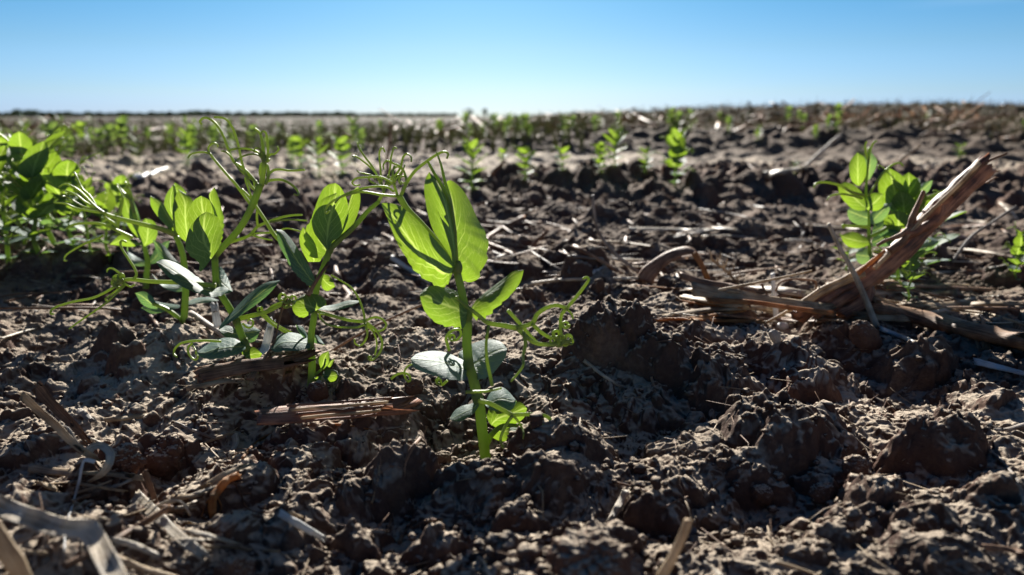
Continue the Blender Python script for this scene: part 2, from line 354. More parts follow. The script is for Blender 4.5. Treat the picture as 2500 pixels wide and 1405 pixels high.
# ------------------------------------------------------------------ plant materials
def leaf_mat(name='pea_leaf', front=(.038, .082, .056), back=(.05, .13, .04), trans=(.27, .395, .015)):
    m, nt, N, K = mat_new(name)
    o = N('ShaderNodeOutputMaterial'); b = N('ShaderNodeBsdfPrincipled'); t = N('ShaderNodeBsdfTranslucent'); mx = N('ShaderNodeMixShader')
    uv = N('ShaderNodeUVMap'); sp = N('ShaderNodeSeparateXYZ'); K(uv.outputs[0], sp.inputs[0])
    ab = N('ShaderNodeMath', operation='ABSOLUTE'); K(sp.outputs[0], ab.inputs[0])
    def M(op, a, bb, c=None):
        n = N('ShaderNodeMath', operation=op)
        for i, v in enumerate((a, bb, c)):
            if v is None: continue
            if isinstance(v, (int, float)): n.inputs[i].default_value = v
            else: K(v, n.inputs[i])
        return n.outputs[0]
    nzw = N('ShaderNodeTexNoise'); nzw.inputs['Scale'].default_value = 5; K(uv.outputs[0], nzw.inputs['Vector'])
    wob = M('MULTIPLY', nzw.outputs['Fac'], .10)
    ph = M('ADD', M('SUBTRACT', sp.outputs[1], M('MULTIPLY', ab.outputs[0], .95)), wob)
    fr = M('FRACT', M('MULTIPLY', ph, 5.5), 0.0)
    side = M('ABSOLUTE', M('SUBTRACT', fr, .5), 0.0)                 # 0 on a vein
    sv = N('ShaderNodeMapRange'); sv.inputs[1].default_value = 0; sv.inputs[2].default_value = .085; sv.inputs[3].default_value = 1; sv.inputs[4].default_value = 0; K(side, sv.inputs[0])
    sp2 = M('MULTIPLY', sv.outputs[0], M('SUBTRACT', 1.0, M('MULTIPLY', ab.outputs[0], 1.6)))
    mv = N('ShaderNodeMapRange'); mv.inputs[1].default_value = .0; mv.inputs[2].default_value = .055; mv.inputs[3].default_value = 1; mv.inputs[4].default_value = 0; K(ab.outputs[0], mv.inputs[0])
    vor = N('ShaderNodeTexVoronoi', feature='DISTANCE_TO_EDGE'); vor.inputs['Scale'].default_value = 11; K(uv.outputs[0], vor.inputs['Vector'])
    nv = N('ShaderNodeMapRange'); nv.inputs[1].default_value = 0; nv.inputs[2].default_value = .035; nv.inputs[3].default_value = .35; nv.inputs[4].default_value = 0; K(vor.outputs['Distance'], nv.inputs[0])
    vein = M('MAXIMUM', M('MAXIMUM', M('MAXIMUM', sp2, 0.0), mv.outputs[0]), nv.outputs[0]); 
    vein = M('MULTIPLY', vein, .62)
    g = N('ShaderNodeNewGeometry'); oi = N('ShaderNodeObjectInfo')
    n1 = N('ShaderNodeTexNoise'); n1.inputs['Scale'].default_value = 260; n1.inputs['Detail'].default_value = 4; K(g.outputs['Position'], n1.inputs['Vector'])
    n0 = N('ShaderNodeTexNoise'); n0.inputs['Scale'].default_value = 55; n0.inputs['Detail'].default_value = 3; K(g.outputs['Position'], n0.inputs['Vector'])
    cm = N('ShaderNodeMixRGB'); cm.inputs[1].default_value = (*front, 1); cm.inputs[2].default_value = (front[0]*1.7, front[1]*1.5, front[2]*1.7, 1); K(n0.outputs['Fac'], cm.inputs[0])
    vm = N('ShaderNodeMixRGB'); vm.inputs[2].default_value = (.16, .26, .14, 1); K(vein, vm.inputs[0]); K(cm.outputs[0], vm.inputs[1])
    hs = N('ShaderNodeHueSaturation'); K(vm.outputs[0], hs.inputs['Color'])
    K(M('MULTIPLY_ADD', oi.outputs['Random'], .45, .75), hs.inputs['Value'])
    K(hs.outputs[0], b.inputs['Base Color']); b.inputs['Roughness'].default_value = .62; b.inputs['Specular IOR Level'].default_value = .28
    tm = N('ShaderNodeMixRGB'); tm.inputs[1].default_value = (*trans, 1); tm.inputs[2].default_value = (trans[0]*.62, trans[1]*.78, trans[2]*.9, 1); K(n0.outputs['Fac'], tm.inputs[0])
    tv = N('ShaderNodeMixRGB'); tv.inputs[2].default_value = (.80, .95, .25, 1); K(vein, tv.inputs[0]); K(tm.outputs[0], tv.inputs[1]); K(tv.outputs[0], t.inputs['Color'])
    bp = N('ShaderNodeBump'); bp.inputs['Strength'].default_value = .45; bp.inputs['Distance'].default_value = .0005
    K(M('SUBTRACT', n1.outputs['Fac'], vein), bp.inputs['Height']); K(bp.outputs[0], b.inputs['Normal'])
    mx.inputs[0].default_value = .40
    K(b.outputs[0], mx.inputs[1]); K(t.outputs[0], mx.inputs[2]); K(mx.outputs[0], o.inputs[0])
    return m
def stem_mat(name, col, trans, f=.35, rough=.42):
    m, nt, N, K = mat_new(name)
    o = N('ShaderNodeOutputMaterial'); b = N('ShaderNodeBsdfPrincipled'); t = N('ShaderNodeBsdfTranslucent'); mx = N('ShaderNodeMixShader')
    g = N('ShaderNodeNewGeometry'); n0 = N('ShaderNodeTexNoise'); n0.inputs['Scale'].default_value = 90; n0.inputs['Detail'].default_value = 4; K(g.outputs['Position'], n0.inputs['Vector'])
    cm = N('ShaderNodeMixRGB'); cm.inputs[1].default_value = (*col, 1); cm.inputs[2].default_value = (col[0]*1.5, col[1]*1.25, col[2]*1.5, 1); K(n0.outputs['Fac'], cm.inputs[0]); K(cm.outputs[0], b.inputs['Base Color'])
    uv = N('ShaderNodeUVMap'); wv = N('ShaderNodeTexWave', wave_type='BANDS', bands_direction='X'); wv.inputs['Scale'].default_value = 2.2; wv.inputs['Distortion'].default_value = .6; K(uv.outputs[0], wv.inputs['Vector'])
    b.inputs['Roughness'].default_value = rough; b.inputs['Specular IOR Level'].default_value = .25; t.inputs['Color'].default_value = (*trans, 1); mx.inputs[0].default_value = f
    bp = N('ShaderNodeBump'); bp.inputs['Strength'].default_value = .3; bp.inputs['Distance'].default_value = .0003; n1 = N('ShaderNodeTexNoise'); n1.inputs['Scale'].default_value = 700; K(g.outputs['Position'], n1.inputs['Vector'])
    sm_ = N('ShaderNodeMath', operation='ADD'); K(n1.outputs['Fac'], sm_.inputs[0]); K(wv.outputs['Fac'], sm_.inputs[1]); K(sm_.outputs[0], bp.inputs['Height']); K(bp.outputs[0], b.inputs['Normal'])
    K(b.outputs[0], mx.inputs[1]); K(t.outputs[0], mx.inputs[2]); K(mx.outputs[0], o.inputs[0]); return m
M_LEAF = leaf_mat()
M_PALE = leaf_mat('pea_leaf_waxy', front=(.15, .225, .20), trans=(.18, .30, .05))
M_TEAL = leaf_mat('pea_leaf_shaded', front=(.048, .105, .088), trans=(.10, .20, .04))  # blue-green darker copy of the leaf, shade painted into lower leaves
M_STEM = stem_mat('pea_stem', (.14, .20, .05), (.36, .50, .07), .40)
M_TEND = stem_mat('pea_tendril', (.19, .25, .07), (.46, .58, .12), .42)

# ------------------------------------------------------------------ plant geometry traced on the photo
def resample(p, n):
    c = catmull(p, 8); s = np.concatenate([[0], np.cumsum(np.linalg.norm(np.diff(c, axis=0), axis=1))])
    t = np.linspace(0, s[-1], n); return np.stack([np.interp(t, s, c[:, k]) for k in range(c.shape[1])], 1)
def leaf(root, Lp, Rp, d, dL=0, dR=0, tip=0, bulge=.0025, um=.5, serr=(0, 0), mat=None, seed=1, fold=0.0):
    """Lp, Rp: the two margins from base to tip in photo pixels; d depth of the base in metres"""
    nv, nu = 46, 13; A = resample(Lp, nv); B = resample(Rp, nv); rs = np.random.RandomState(seed)
    v = np.linspace(0, 1, nv); k = v*9*(1+.1*np.sin(v*7+seed))
    saw = (k-np.floor(k)); w = np.clip(1-v/.62, 0, 1)**.5*np.clip(v/.05, 0, 1)
    dir_ = (B-A); ln = np.linalg.norm(dir_, axis=1, keepdims=True)+1e-6; dir_ = dir_/ln
    A = A - dir_*(saw*w*serr[0]*1.7)[:, None]; B = B + dir_*(saw*w*serr[1]*1.7)[:, None]
    wob = np.sin(v*9+seed)*.0004
    V = []; U = []
    for i in range(nv):
        for j in range(nu):
            u = j/(nu-1); p = A[i]*(1-u) + B[i]*u
            dd = d + tip*v[i]**1.3 + dL*(1-u)*math.sin(math.pi*min(1, v[i]*.9+.1)) + dR*u*math.sin(math.pi*min(1, v[i]*.9+.1))
            dd += -bulge*4*u*(1-u)*math.sin(math.pi*v[i]) + fold*abs(u-um)*math.sin(math.pi*v[i]) + wob[i]*(2*u-1)
            V.append(P(p[0], p[1], dd)); U.append((u-um, v[i]))
    i = np.arange(nv-1)[:, None]*nu; j = np.arange(nu-1)[None]
    F = np.stack([i+j, i+j+1, i+nu+j+1, i+nu+j], -1).reshape(-1, 4)
    return mesh_obj('leaf', [tuple(x) for x in V], F, mat or M_LEAF, root, U)
def pxcurve(pts, d0, d1=None, wig=0, seed=0, n=7):
    p = catmull([q[:2] for q in pts], n); m = len(p); s = np.linspace(0, 1, m); d1 = d0 if d1 is None else d1
    dd = d0+(d1-d0)*s + wig*np.sin(s*5+seed)*np.sin(s*math.pi)
    return np.array([tuple(P(a[0], a[1], b)) for a, b in zip(p, dd)]), dd
def strand(pts, d0, d1=None, w0=7, w1=4, wig=.002, seed=0, sides=7):
    c, dd = pxcurve(pts, d0, d1, wig, seed); s = np.linspace(0, 1, len(c))
    r = (w0+(w1-w0)*s)*.5*dd/FPX
    return sweep_geo(c, r, sides=sides)
def coil(cx, cy, r, d, turns=1.6, w=5, depth=.0015, ph=0):
    """a small helical curl"""
    n = int(14*turns)+4; t = np.linspace(0, 1, n); a = ph+t*turns*2*math.pi; rr = r*(1-.45*t)
    c = np.array([tuple(P(cx+rr[i]*math.cos(a[i]), cy+rr[i]*math.sin(a[i]), d+depth*(t[i]-.5)*2)) for i in range(n)])
    return sweep_geo(c, np.linspace(w, w*.75, n)*.5*d/FPX, sides=7)
def tendril(root, strands, d, name='tendril', coils=(), mat=None):
    g = []
    for k, s in enumerate(strands):
        pts, w0, w1 = s[0], s[1], s[2]; o0 = s[3] if len(s) > 3 else 0; o1 = s[4] if len(s) > 4 else o0
        g.append(strand(pts, d+o0, d+o1, w0, w1, wig=.0015*((k % 3)-1), seed=k))
    for c in coils: g.append(coil(*c[:3], d+(c[6] if len(c) > 6 else 0), c[3], c[4], .0016, c[5]))
    return geo_obj(name, join_geo(g), mat or M_TEND, root)
def nodes(root, pts, d, w):
    g = []
    for (x, y) in pts:
        c = np.array([tuple(P(x, y+q, d)) for q in (w*.9, w*.4, 0, -w*.4, -w*.9)]); g.append(sweep_geo(c, np.array([.40, .62, .70, .62, .4])*w*d/FPX, sides=10))
    return g

# --- plant in front (right of centre)
dC = hit(1184, 1128)-.0006
C = empty('pea_plant', P(1184, 1128, dC), 'tallest front pea seedling with broad jagged leaves and a coiled tendril on its right', 'pea plant', 'pea seedlings of the near row')
g = [strand([(1188, 1150), (1184, 1110), (1176, 1040), (1170, 985), (1163, 955)], dC, None, 27, 26, 0, sides=14),
     strand([(1163, 960), (1155, 925), (1145, 890), (1140, 840), (1141, 790), (1138, 770)], dC, None, 26, 22, 0, sides=14),
     strand([(1138, 775), (1131, 730), (1122, 690), (1113, 652)], dC, None, 21, 18, 0, sides=12),
     strand([(1113, 655), (1110, 600), (1108, 560), (1098, 500), (1082, 460), (1060, 423), (1044, 394)], dC, dC-.002, 16, 6, 0),
     strand([(1110, 570), (1099, 492), (1086, 443), (1077, 404), (1066, 372)], dC, dC+.002, 12, 4, 0)]
g += nodes(C, [(1165, 970), (1143, 890), (1141, 772), (1116, 655)], dC, 20)
geo_obj('stem', join_geo(g), M_STEM, C)
# broad right leaf, folded partner and inner leaf
leaf(C, [(1116, 650), (1110, 600), (1106, 550), (1104, 500), (1094, 462), (1088, 447)], [(1116, 650), (1134, 686), (1160, 678), (1180, 645), (1189, 605), (1184, 570), (1165, 533), (1148, 495), (1128, 462), (1100, 440), (1088, 447)], dC+.001, dL=0, dR=.010, tip=.008, bulge=.002, um=.06, serr=(0, 7), seed=2)
leaf(C, [(1110, 655), (1085, 700), (1062, 692), (1038, 678), (1010, 655), (990, 625), (968, 590), (950, 545), (938, 515), (930, 497)], [(1110, 655), (1098, 628), (1075, 600), (1045, 566), (1022, 540), (1000, 520), (975, 503), (950, 496), (930, 497)], dC, dL=-.001, dR=-.008, tip=-.002, bulge=.003, um=.42, serr=(6, 0), seed=3, fold=.004)
leaf(C, [(1107, 650), (1098, 625), (1075, 590), (1056, 560), (1044, 520), (1036, 470), (1038, 440), (1048, 420)], [(1112, 650), (1111, 610), (1108, 575), (1100, 530), (1090, 490), (1078, 465), (1062, 437), (1048, 420)], dC-.003, dL=.003, dR=-.003, tip=-.001, bulge=.003, um=.9, seed=4)
leaf(C, [(1112, 640), (1106, 590), (1098, 545), (1086, 500), (1072, 465)], [(1114, 640), (1114, 590), (1110, 545), (1098, 500), (1072, 465)], dC+.004, bulge=.001, um=.5, seed=5)
# third node
leaf(C, [(1141, 768), (1134, 795), (1112, 796), (1085, 794), (1060, 784), (1040, 765), (1029, 740), (1025, 718)], [(1146, 760), (1137, 735), (1115, 712), (1085, 701), (1060, 698), (1040, 703), (1025, 718)], dC-.001, dL=-.004, dR=.004, tip=-.004, bulge=.003, um=.55, serr=(5, 0), seed=6)
leaf(C, [(1147, 760), (1160, 737), (1180, 718), (1203, 700), (1235, 676), (1255, 662), (1279, 659)], [(1148, 766), (1165, 776), (1190, 768), (1212, 748), (1238, 728), (1258, 708), (1272, 685), (1279, 659)], dC, dL=.003, dR=-.002, tip=.005, bulge=.002, um=.15, serr=(0, 6), seed=7)
# second node: the pale waxy pair seen from above
leaf(C, [(1140, 898), (1134, 882), (1115, 872), (1089, 861), (1057, 857), (1020, 863), (1003, 876)], [(1140, 902), (1134, 925), (1105, 926), (1073, 920), (1037, 911), (1010, 896), (1003, 876)], dC-.001, dL=.012, dR=-.007, tip=-.001, bulge=.003, um=.4, serr=(0, 3), mat=M_PALE, seed=8)
leaf(C, [(1148, 900), (1124, 880), (1120, 862), (1138, 850), (1153, 839), (1189, 829), (1221, 834), (1238, 852)], [(1148, 905), (1155, 925), (1189, 921), (1209, 905), (1226, 885), (1236, 868), (1238, 852)], dC+.002, dL=.013, dR=-.004, tip=.004, bulge=.003, um=.5, serr=(0, 3), mat=M_PALE, seed=9)
# first node
leaf(C, [(1169, 978), (1150, 986), (1129, 991), (1110, 1003), (1097, 1024)], [(1169, 992), (1158, 1008), (1140, 1022), (1118, 1030), (1097, 1024)], dC-.002, dL=.004, dR=-.004, bulge=.001, seed=10, mat=M_TEAL)
leaf(C, [(1185, 985), (1195, 962), (1215, 947), (1235, 950), (1262, 980)], [(1185, 990), (1200, 1002), (1225, 1003), (1250, 1000), (1262, 980)], dC+.002, dL=.006, dR=-.003, bulge=.002, seed=11, mat=M_TEAL)
leaf(C, [(1200, 1040), (1190, 1020), (1200, 998), (1240, 985), (1270, 982), (1287, 998)], [(1200, 1040), (1225, 1046), (1252, 1038), (1278, 1022), (1287, 998)], dC+.006, dL=.003, dR=0, bulge=.002, serr=(3, 3), seed=12)
leaf(C, [(1225, 1046), (1245, 1042), (1268, 1042), (1283, 1054)], [(1200, 1068), (1225, 1078), (1255, 1072), (1283, 1054)], dC+.005, dL=.003, bulge=.001, um=.3, seed=13)
geo_obj('side_shoot', join_geo([strand([(1187, 1085), (1200, 1062), (1229, 1040), (1275, 1040), (1316, 1036)], dC+.002, dC+.005, 18, 5, 0)]), M_STEM, C)
tendril(C, [([(1112, 725), (1135, 745), (1165, 768), (1190, 788), (1229, 795), (1262, 801)], 7, 14, -.003, -.003),
            ([(1260, 801), (1298, 790), (1312, 767), (1336, 751), (1360, 746), (1384, 753)], 12, 9, -.003, -.002),
            ([(1382, 755), (1408, 724), (1430, 695), (1437, 683), (1432, 677), (1423, 681)], 9, 6, -.002, -.005),
            ([(1384, 753), (1372, 768), (1368, 790), (1370, 815), (1376, 830)], 9, 7, -.002, 0),
            ([(1385, 756), (1396, 768), (1399, 780)], 6, 4, -.002, -.002),
            ([(1298, 790), (1320, 811), (1342, 824), (1356, 824)], 10, 8, -.003, 0),
            ([(1262, 801), (1285, 823), (1308, 838), (1340, 842), (1368, 840), (1392, 832)], 12, 9, -.003, -.001),
            ([(1240, 758), (1256, 776), (1275, 797), (1292, 817), (1312, 838)], 10, 8, -.004, 0),
            ([(1278, 812), (1283, 840), (1277, 870), (1278, 890), (1268, 908), (1247, 932)], 10, 5, -.003, -.014)], dC,
        coils=[(1381, 793, 9, 1.4, 7, 0), (1358, 815, 9, 1.7, 7, 1), (1372, 828, 9, 1.6, 7, 2), (1388, 826, 9, 1.6, 7, 3), (1350, 832, 9, 1.5, 7, 4), (1364, 838, 9, 1.7, 7, .5), (1380, 838, 8, 1.7, 7, 2.5), (1394, 834, 7, 1.5, 6, 1)])
tendril(C, [([(1193, 795), (1187, 839), (1189, 879), (1196, 915), (1202, 942)], 7, 9, -.006, -.010), ([(1225, 948), (1190, 955), (1160, 957), (1137, 958)], 6, 9, -.012, -.012)], dC)
tendril(C, [([(1169, 979), (1195, 985), (1225, 1000), (1252, 1014)], 12, 11, -.004, -.007), ([(1250, 1014), (1288, 1012), (1324, 1014), (1343, 1024), (1338, 1037), (1312, 1038)], 10, 9, -.007, -.010),
            ([(1252, 1014), (1238, 1034), (1226, 1058), (1222, 1075), (1228, 1094)], 9, 6, -.007, -.012), ([(1254, 1016), (1268, 1034), (1278, 1055), (1277, 1072)], 7, 4, -.007, -.010)], dC)
tendril(C, [([(1137, 915), (1070, 905), (1010, 890), (990, 902), (988, 918), (995, 931), (1002, 928), (998, 916), (985, 911), (968, 915), (954, 926)], 4, 7, .008, .010)], dC)
tendril(C, [([(1097, 858), (1092, 840), (1089, 828), (1095, 815), (1108, 806), (1122, 806), (1125, 818), (1115, 830), (1102, 832)], 8, 6, .012, .012), ([(1095, 870), (1075, 915), (1065, 931), (1078, 940), (1092, 930)], 6, 7, .012, .008)], dC, coils=[(1104, 824, 8, 1.6, 6, 1, .012), (1072, 932, 7, 1.5, 6, 1, .009)])
tendril(C, [([(1116, 652), (1093, 623), (1063, 585), (1027, 545), (995, 512), (975, 480)], 13, 17, .001, .010),
            ([(978, 480), (991, 450), (1014, 417), (1044, 393), (1066, 378), (1083, 371), (1094, 376), (1091, 387)], 9, 5, .010, .004),
            ([(972, 482), (962, 450), (959, 423), (963, 405)], 7, 5, .010, .012),
            ([(985, 469), (992, 445), (988, 423), (978, 407), (962, 400), (954, 394), (957, 376), (962, 361), (968, 362)], 6, 4, .010, .016),
            ([(972, 480), (930, 476), (883, 469), (838, 479), (808, 495), (795, 512), (797, 521), (804, 516)], 7, 5, .010, .003),
            ([(962, 468), (940, 456), (896, 458), (857, 469), (831, 482), (818, 496)], 6, 5, .010, .004),
            ([(965, 450), (930, 433), (896, 433), (870, 436), (860, 446), (867, 453), (880, 452)], 6, 4, .010, .014)], dC,
        coils=[(985, 440, 12, 1.1, 5, 2, .012)])

# --- middle plant
dB = hit(757, 952)-.0006
B = empty('pea_plant', P(757, 952, dB), 'slim pea seedling in the middle, its stem rising just behind the wood chip', 'pea plant', 'pea seedlings of the near row')
g = [strand([(757, 960), (761, 915), (762, 880), (758, 850)], dB, None, 18, 17, 0, sides=12), strand([(758, 850), (760, 815), (765, 785), (769, 755)], dB, None, 17, 15, 0, sides=12),
     strand([(769, 758), (770, 725), (778, 685), (793, 645), (807, 605)], dB, None, 15, 15, 0, sides=12), strand([(807, 607), (830, 585), (857, 561), (880, 537), (898, 516), (926, 492)], dB, dB+.003, 15, 10, 0),
     strand([(807, 607), (800, 585), (812, 540), (822, 480)], dB, dB+.004, 12, 5, 0)]
g += nodes(B, [(758, 845), (768, 755), (806, 608)], dB, 13)
geo_obj('stem', join_geo(g), M_STEM, B)
leaf(B, [(799, 612), (782, 590), (766, 566), (761, 535), (772, 504), (790, 485), (822, 471)], [(802, 612), (812, 590), (828, 580), (842, 556), (851, 525), (843, 490), (822, 471)], dB-.003, dL=.002, dR=.002, tip=.003, bulge=.002, seed=21)
leaf(B, [(785, 632), (763, 622), (748, 592), (747, 566), (762, 535), (770, 505), (785, 468), (800, 452), (818, 447)], [(806, 605), (822, 580), (845, 545), (850, 515), (846, 485), (832, 458), (818, 447)], dB+.006, dL=.002, dR=.004, tip=.005, um=.6, bulge=.001, serr=(6, 0), seed=22)
leaf(B, [(816, 595), (830, 560), (845, 520), (856, 482), (866, 462), (876, 457)], [(820, 594), (840, 578), (861, 550), (875, 518), (880, 485), (876, 457)], dB+.008, dR=.003, tip=.006, um=.1, bulge=.001, seed=23)
leaf(B, [(768, 700), (746, 690), (718, 662), (698, 630), (680, 595), (674, 560)], [(769, 682), (752, 645), (728, 608), (706, 578), (690, 563), (674, 560)], dB-.001, dL=-.005, dR=.004, tip=.002, bulge=.003, um=.55, serr=(3, 0), seed=24, mat=M_TEAL)
leaf(B, [(752, 640), (736, 610), (731, 580), (740, 553)], [(780, 640), (784, 632), (776, 600), (758, 570), (740, 553)], dB+.010, bulge=.001, seed=25)
leaf(B, [(784, 675), (796, 671), (809, 680), (819, 700)], [(784, 680), (786, 702), (800, 711), (819, 700)], dB+.004, bulge=.001, seed=26)
leaf(B, [(769, 755), (750, 772), (733, 774), (718, 764), (714, 748), (724, 730)], [(770, 752), (795, 745), (790, 728), (770, 719), (745, 718), (724, 730)], dB-.004, dL=-.003, dR=.003, bulge=.002, serr=(3, 2), seed=27)
leaf(B, [(772, 750), (814, 744), (850, 734), (882, 735)], [(774, 756), (815, 759), (855, 749), (882, 735)], dB+.002, dL=.004, dR=-.002, tip=.004, bulge=.001, seed=28, mat=M_TEAL)
leaf(B, [(757, 830), (735, 817), (703, 812), (677, 822), (660, 852)], [(757, 850), (730, 857), (695, 857), (672, 860), (660, 852)], dB-.002, dL=.010, dR=-.004, tip=-.002, bulge=.002, seed=29, mat=M_TEAL)
leaf(B, [(754, 826), (740, 800), (725, 794), (722, 793)], [(756, 832), (742, 825), (728, 808), (722, 793)], dB+.003, dL=.003, bulge=.001, seed=30, mat=M_TEAL)
leaf(B, [(762, 818), (776, 820), (793, 843)], [(762, 835), (775, 840), (793, 843)], dB+.001, dL=.003, bulge=.001, seed=31, mat=M_TEAL)
# basal side shoot
geo_obj('side_shoot', join_geo([strand([(762, 920), (776, 910), (790, 895), (796, 872)], dB+.001, dB+.002, 9, 4, 0)]), M_STEM, B)
leaf(B, [(784, 902), (778, 882), (784, 866), (802, 857)], [(790, 902), (800, 890), (805, 872), (802, 857)], dB+.002, bulge=.001, seed=32)
leaf(B, [(790, 900), (800, 885), (818, 873)], [(792, 904), (808, 895), (818, 873)], dB+.004, seed=33, bulge=.001)
leaf(B, [(786, 912), (800, 902), (822, 905), (826, 915)], [(788, 920), (800, 932), (818, 930), (826, 915)], dB-.001, dL=.003, seed=34, bulge=.001)
leaf(B, [(784, 918), (772, 920), (764, 922)], [(786, 928), (776, 932), (764, 922)], dB-.002, seed=35, bulge=.0005)
tendril(B, [([(773, 760), (814, 772), (851, 782), (892, 786)], 9, 8), ([(890, 786), (888, 765), (876, 730), (858, 703), (836, 688), (808, 672)], 6, 4, 0, .006),
            ([(892, 784), (914, 775), (932, 779), (943, 793), (934, 806), (915, 809), (900, 800), (894, 792)], 6, 5, 0, .003),
            ([(896, 788), (920, 809), (933, 835), (928, 860), (914, 876), (904, 880), (900, 875), (905, 870)], 7, 4, 0, -.006),
            ([(893, 790), (912, 812), (920, 840), (915, 868)], 5, 4, 0, .003),
            ([(891, 790), (897, 815), (890, 835), (878, 844), (867, 839), (865, 828)], 6, 4, 0, -.004),
            ([(892, 792), (870, 800), (830, 799), (800, 793), (783, 778), (781, 768), (792, 768)], 6, 5, 0, -.006)], dB, coils=[(903, 873, 5, 1.4, 4, 0, -.006)])
tendril(B, [([(768, 710), (735, 650), (700, 600), (672, 577), (645, 535), (624, 503), (609, 482), (590, 462)], 14, 6, .002, .008), ([(620, 500), (606, 460), (599, 437), (608, 428), (618, 440), (622, 462)], 6, 4, .006, .008)], dB)
tendril(B, [([(924, 492), (935, 472), (942, 450), (948, 428)], 9, 5, .003, .004), ([(938, 468), (925, 440), (911, 410), (892, 385), (877, 362), (872, 348)], 6, 4, .003, .010),
            ([(935, 455), (913, 418), (885, 393), (868, 382), (861, 382)], 5, 4, .003, -.004), ([(932, 450), (928, 404), (926, 375), (933, 361), (940, 372)], 5, 4, .003, .002),
            ([(940, 455), (950, 423), (953, 398), (944, 393), (936, 403), (937, 414)], 5, 4, .003, .001), ([(945, 450), (975, 415), (984, 385), (994, 376), (1004, 384), (1004, 395)], 6, 4, .004, -.002),
            ([(930, 440), (912, 430), (890, 424), (876, 421), (872, 417)], 5, 3, .002, -.006), ([(942, 460), (965, 440), (985, 412), (988, 402)], 5, 3, .003, .008), ([(936, 460), (908, 445), (900, 437), (908, 430), (915, 438)], 5, 4, .0, -.003)], dB,
        coils=[(972, 420, 14, .9, 5, 3, .004), (955, 440, 12, 1.0, 5, 5, .002)])

# --- left plant
dA = hit(620, 910)-.0006
A = empty('pea_plant', P(620, 912, dA), 'pea seedling left of the middle whose long tendrils branch above the horizon line', 'pea plant', 'pea seedlings of the near row')
g = [strand([(624, 915), (612, 880), (603, 850), (596, 832)], dA, None, 17, 18, 0, sides=12), strand([(596, 834), (585, 806), (577, 782)], dA, None, 17, 17, 0, sides=12), strand([(577, 784), (560, 752), (543, 725), (528, 700)], dA, None, 17, 16, 0, sides=12),
     strand([(528, 702), (526, 665), (524, 626)], dA, None, 16, 16, 0, sides=12), strand([(524, 628), (545, 603), (583, 561), (605, 525), (622, 488), (636, 450)], dA, dA-.004, 15, 18, 0, sides=12)]
g += nodes(A, [(577, 784), (528, 702), (524, 624), (598, 838)], dA, 14)
geo_obj('stem', join_geo(g), M_STEM, A)
leaf(A, [(519, 628), (492, 662), (486, 640), (466, 625), (454, 605), (456, 580), (464, 556), (484, 530), (504, 517)], [(523, 622), (534, 607), (540, 580), (540, 552), (530, 530), (504, 517)], dA-.004, dL=-.003, dR=.002, bulge=.002, serr=(3, 0), seed=41)
leaf(A, [(510, 615), (480, 590), (462, 548), (461, 515), (473, 490), (492, 478)], [(522, 612), (538, 585), (544, 550), (532, 515), (512, 490), (492, 478)], dA+.005, dL=.003, dR=.003, tip=.006, bulge=.001, seed=42)
leaf(A, [(526, 600), (528, 560), (520, 510), (510, 478), (524, 457)], [(528, 606), (541, 580), (545, 535), (536, 490), (524, 457)], dA+.008, tip=.004, bulge=.001, um=.1, serr=(0, 3), seed=43)
leaf(A, [(556, 712), (530, 724), (500, 720), (462, 708), (425, 688), (398, 664), (381, 640)], [(560, 706), (530, 700), (505, 694), (462, 662), (430, 642), (400, 634), (381, 640)], dA-.006, dL=-.007, dR=.009, tip=-.002, bulge=.003, um=.5, serr=(2, 2), seed=44, mat=M_TEAL)
leaf(A, [(526, 655), (540, 655), (556, 680), (568, 712)], [(524, 700), (532, 716), (550, 718), (568, 712)], dA+.003, dL=.008, dR=-.002, bulge=.002, serr=(3, 0), seed=45, mat=M_TEAL)
leaf(A, [(533, 804), (545, 785), (570, 757), (605, 721), (645, 692), (684, 684)], [(535, 806), (555, 792), (592, 768), (630, 741), (660, 715), (684, 684)], dA-.006, dL=.005, dR=-.004, tip=.004, bulge=.002, seed=46, mat=M_TEAL)
leaf(A, [(583, 806), (570, 793), (588, 789), (610, 794), (636, 807)], [(584, 826), (600, 836), (622, 833), (636, 807)], dA+.004, dL=.008, dR=-.002, bulge=.002, seed=47, mat=M_TEAL)
leaf(A, [(585, 808), (560, 796), (545, 798), (535, 808)], [(585, 826), (565, 828), (548, 822), (535, 808)], dA+.004, dL=.006, bulge=.001, seed=48, mat=M_TEAL)
leaf(A, [(598, 842), (570, 826), (530, 828), (500, 846), (479, 862)], [(600, 852), (575, 866), (536, 875), (500, 876), (479, 862)], dA-.004, dL=.008, dR=-.004, tip=-.004, bulge=.003, serr=(0, 2), seed=49, mat=M_TEAL)
leaf(A, [(600, 872), (590, 862), (600, 850), (620, 848), (640, 864)], [(602, 876), (615, 884), (630, 880), (640, 864)], dA-.002, dL=.002, bulge=.001, seed=50)
leaf(A, [(634, 880), (645, 876), (659, 884)], [(634, 886), (648, 892), (659, 884)], dA-.001, bulge=.0005, seed=51)
leaf(A, [(640, 900), (650, 896), (662, 904)], [(640, 912), (652, 918), (662, 904)], dA, bulge=.0005, seed=52)
geo_obj('side_shoot', join_geo([strand([(618, 905), (625, 890), (605, 890), (585, 893)], dA-.001, dA-.003, 8, 4, 0)]), M_STEM, A)
dA6 = dA-.008
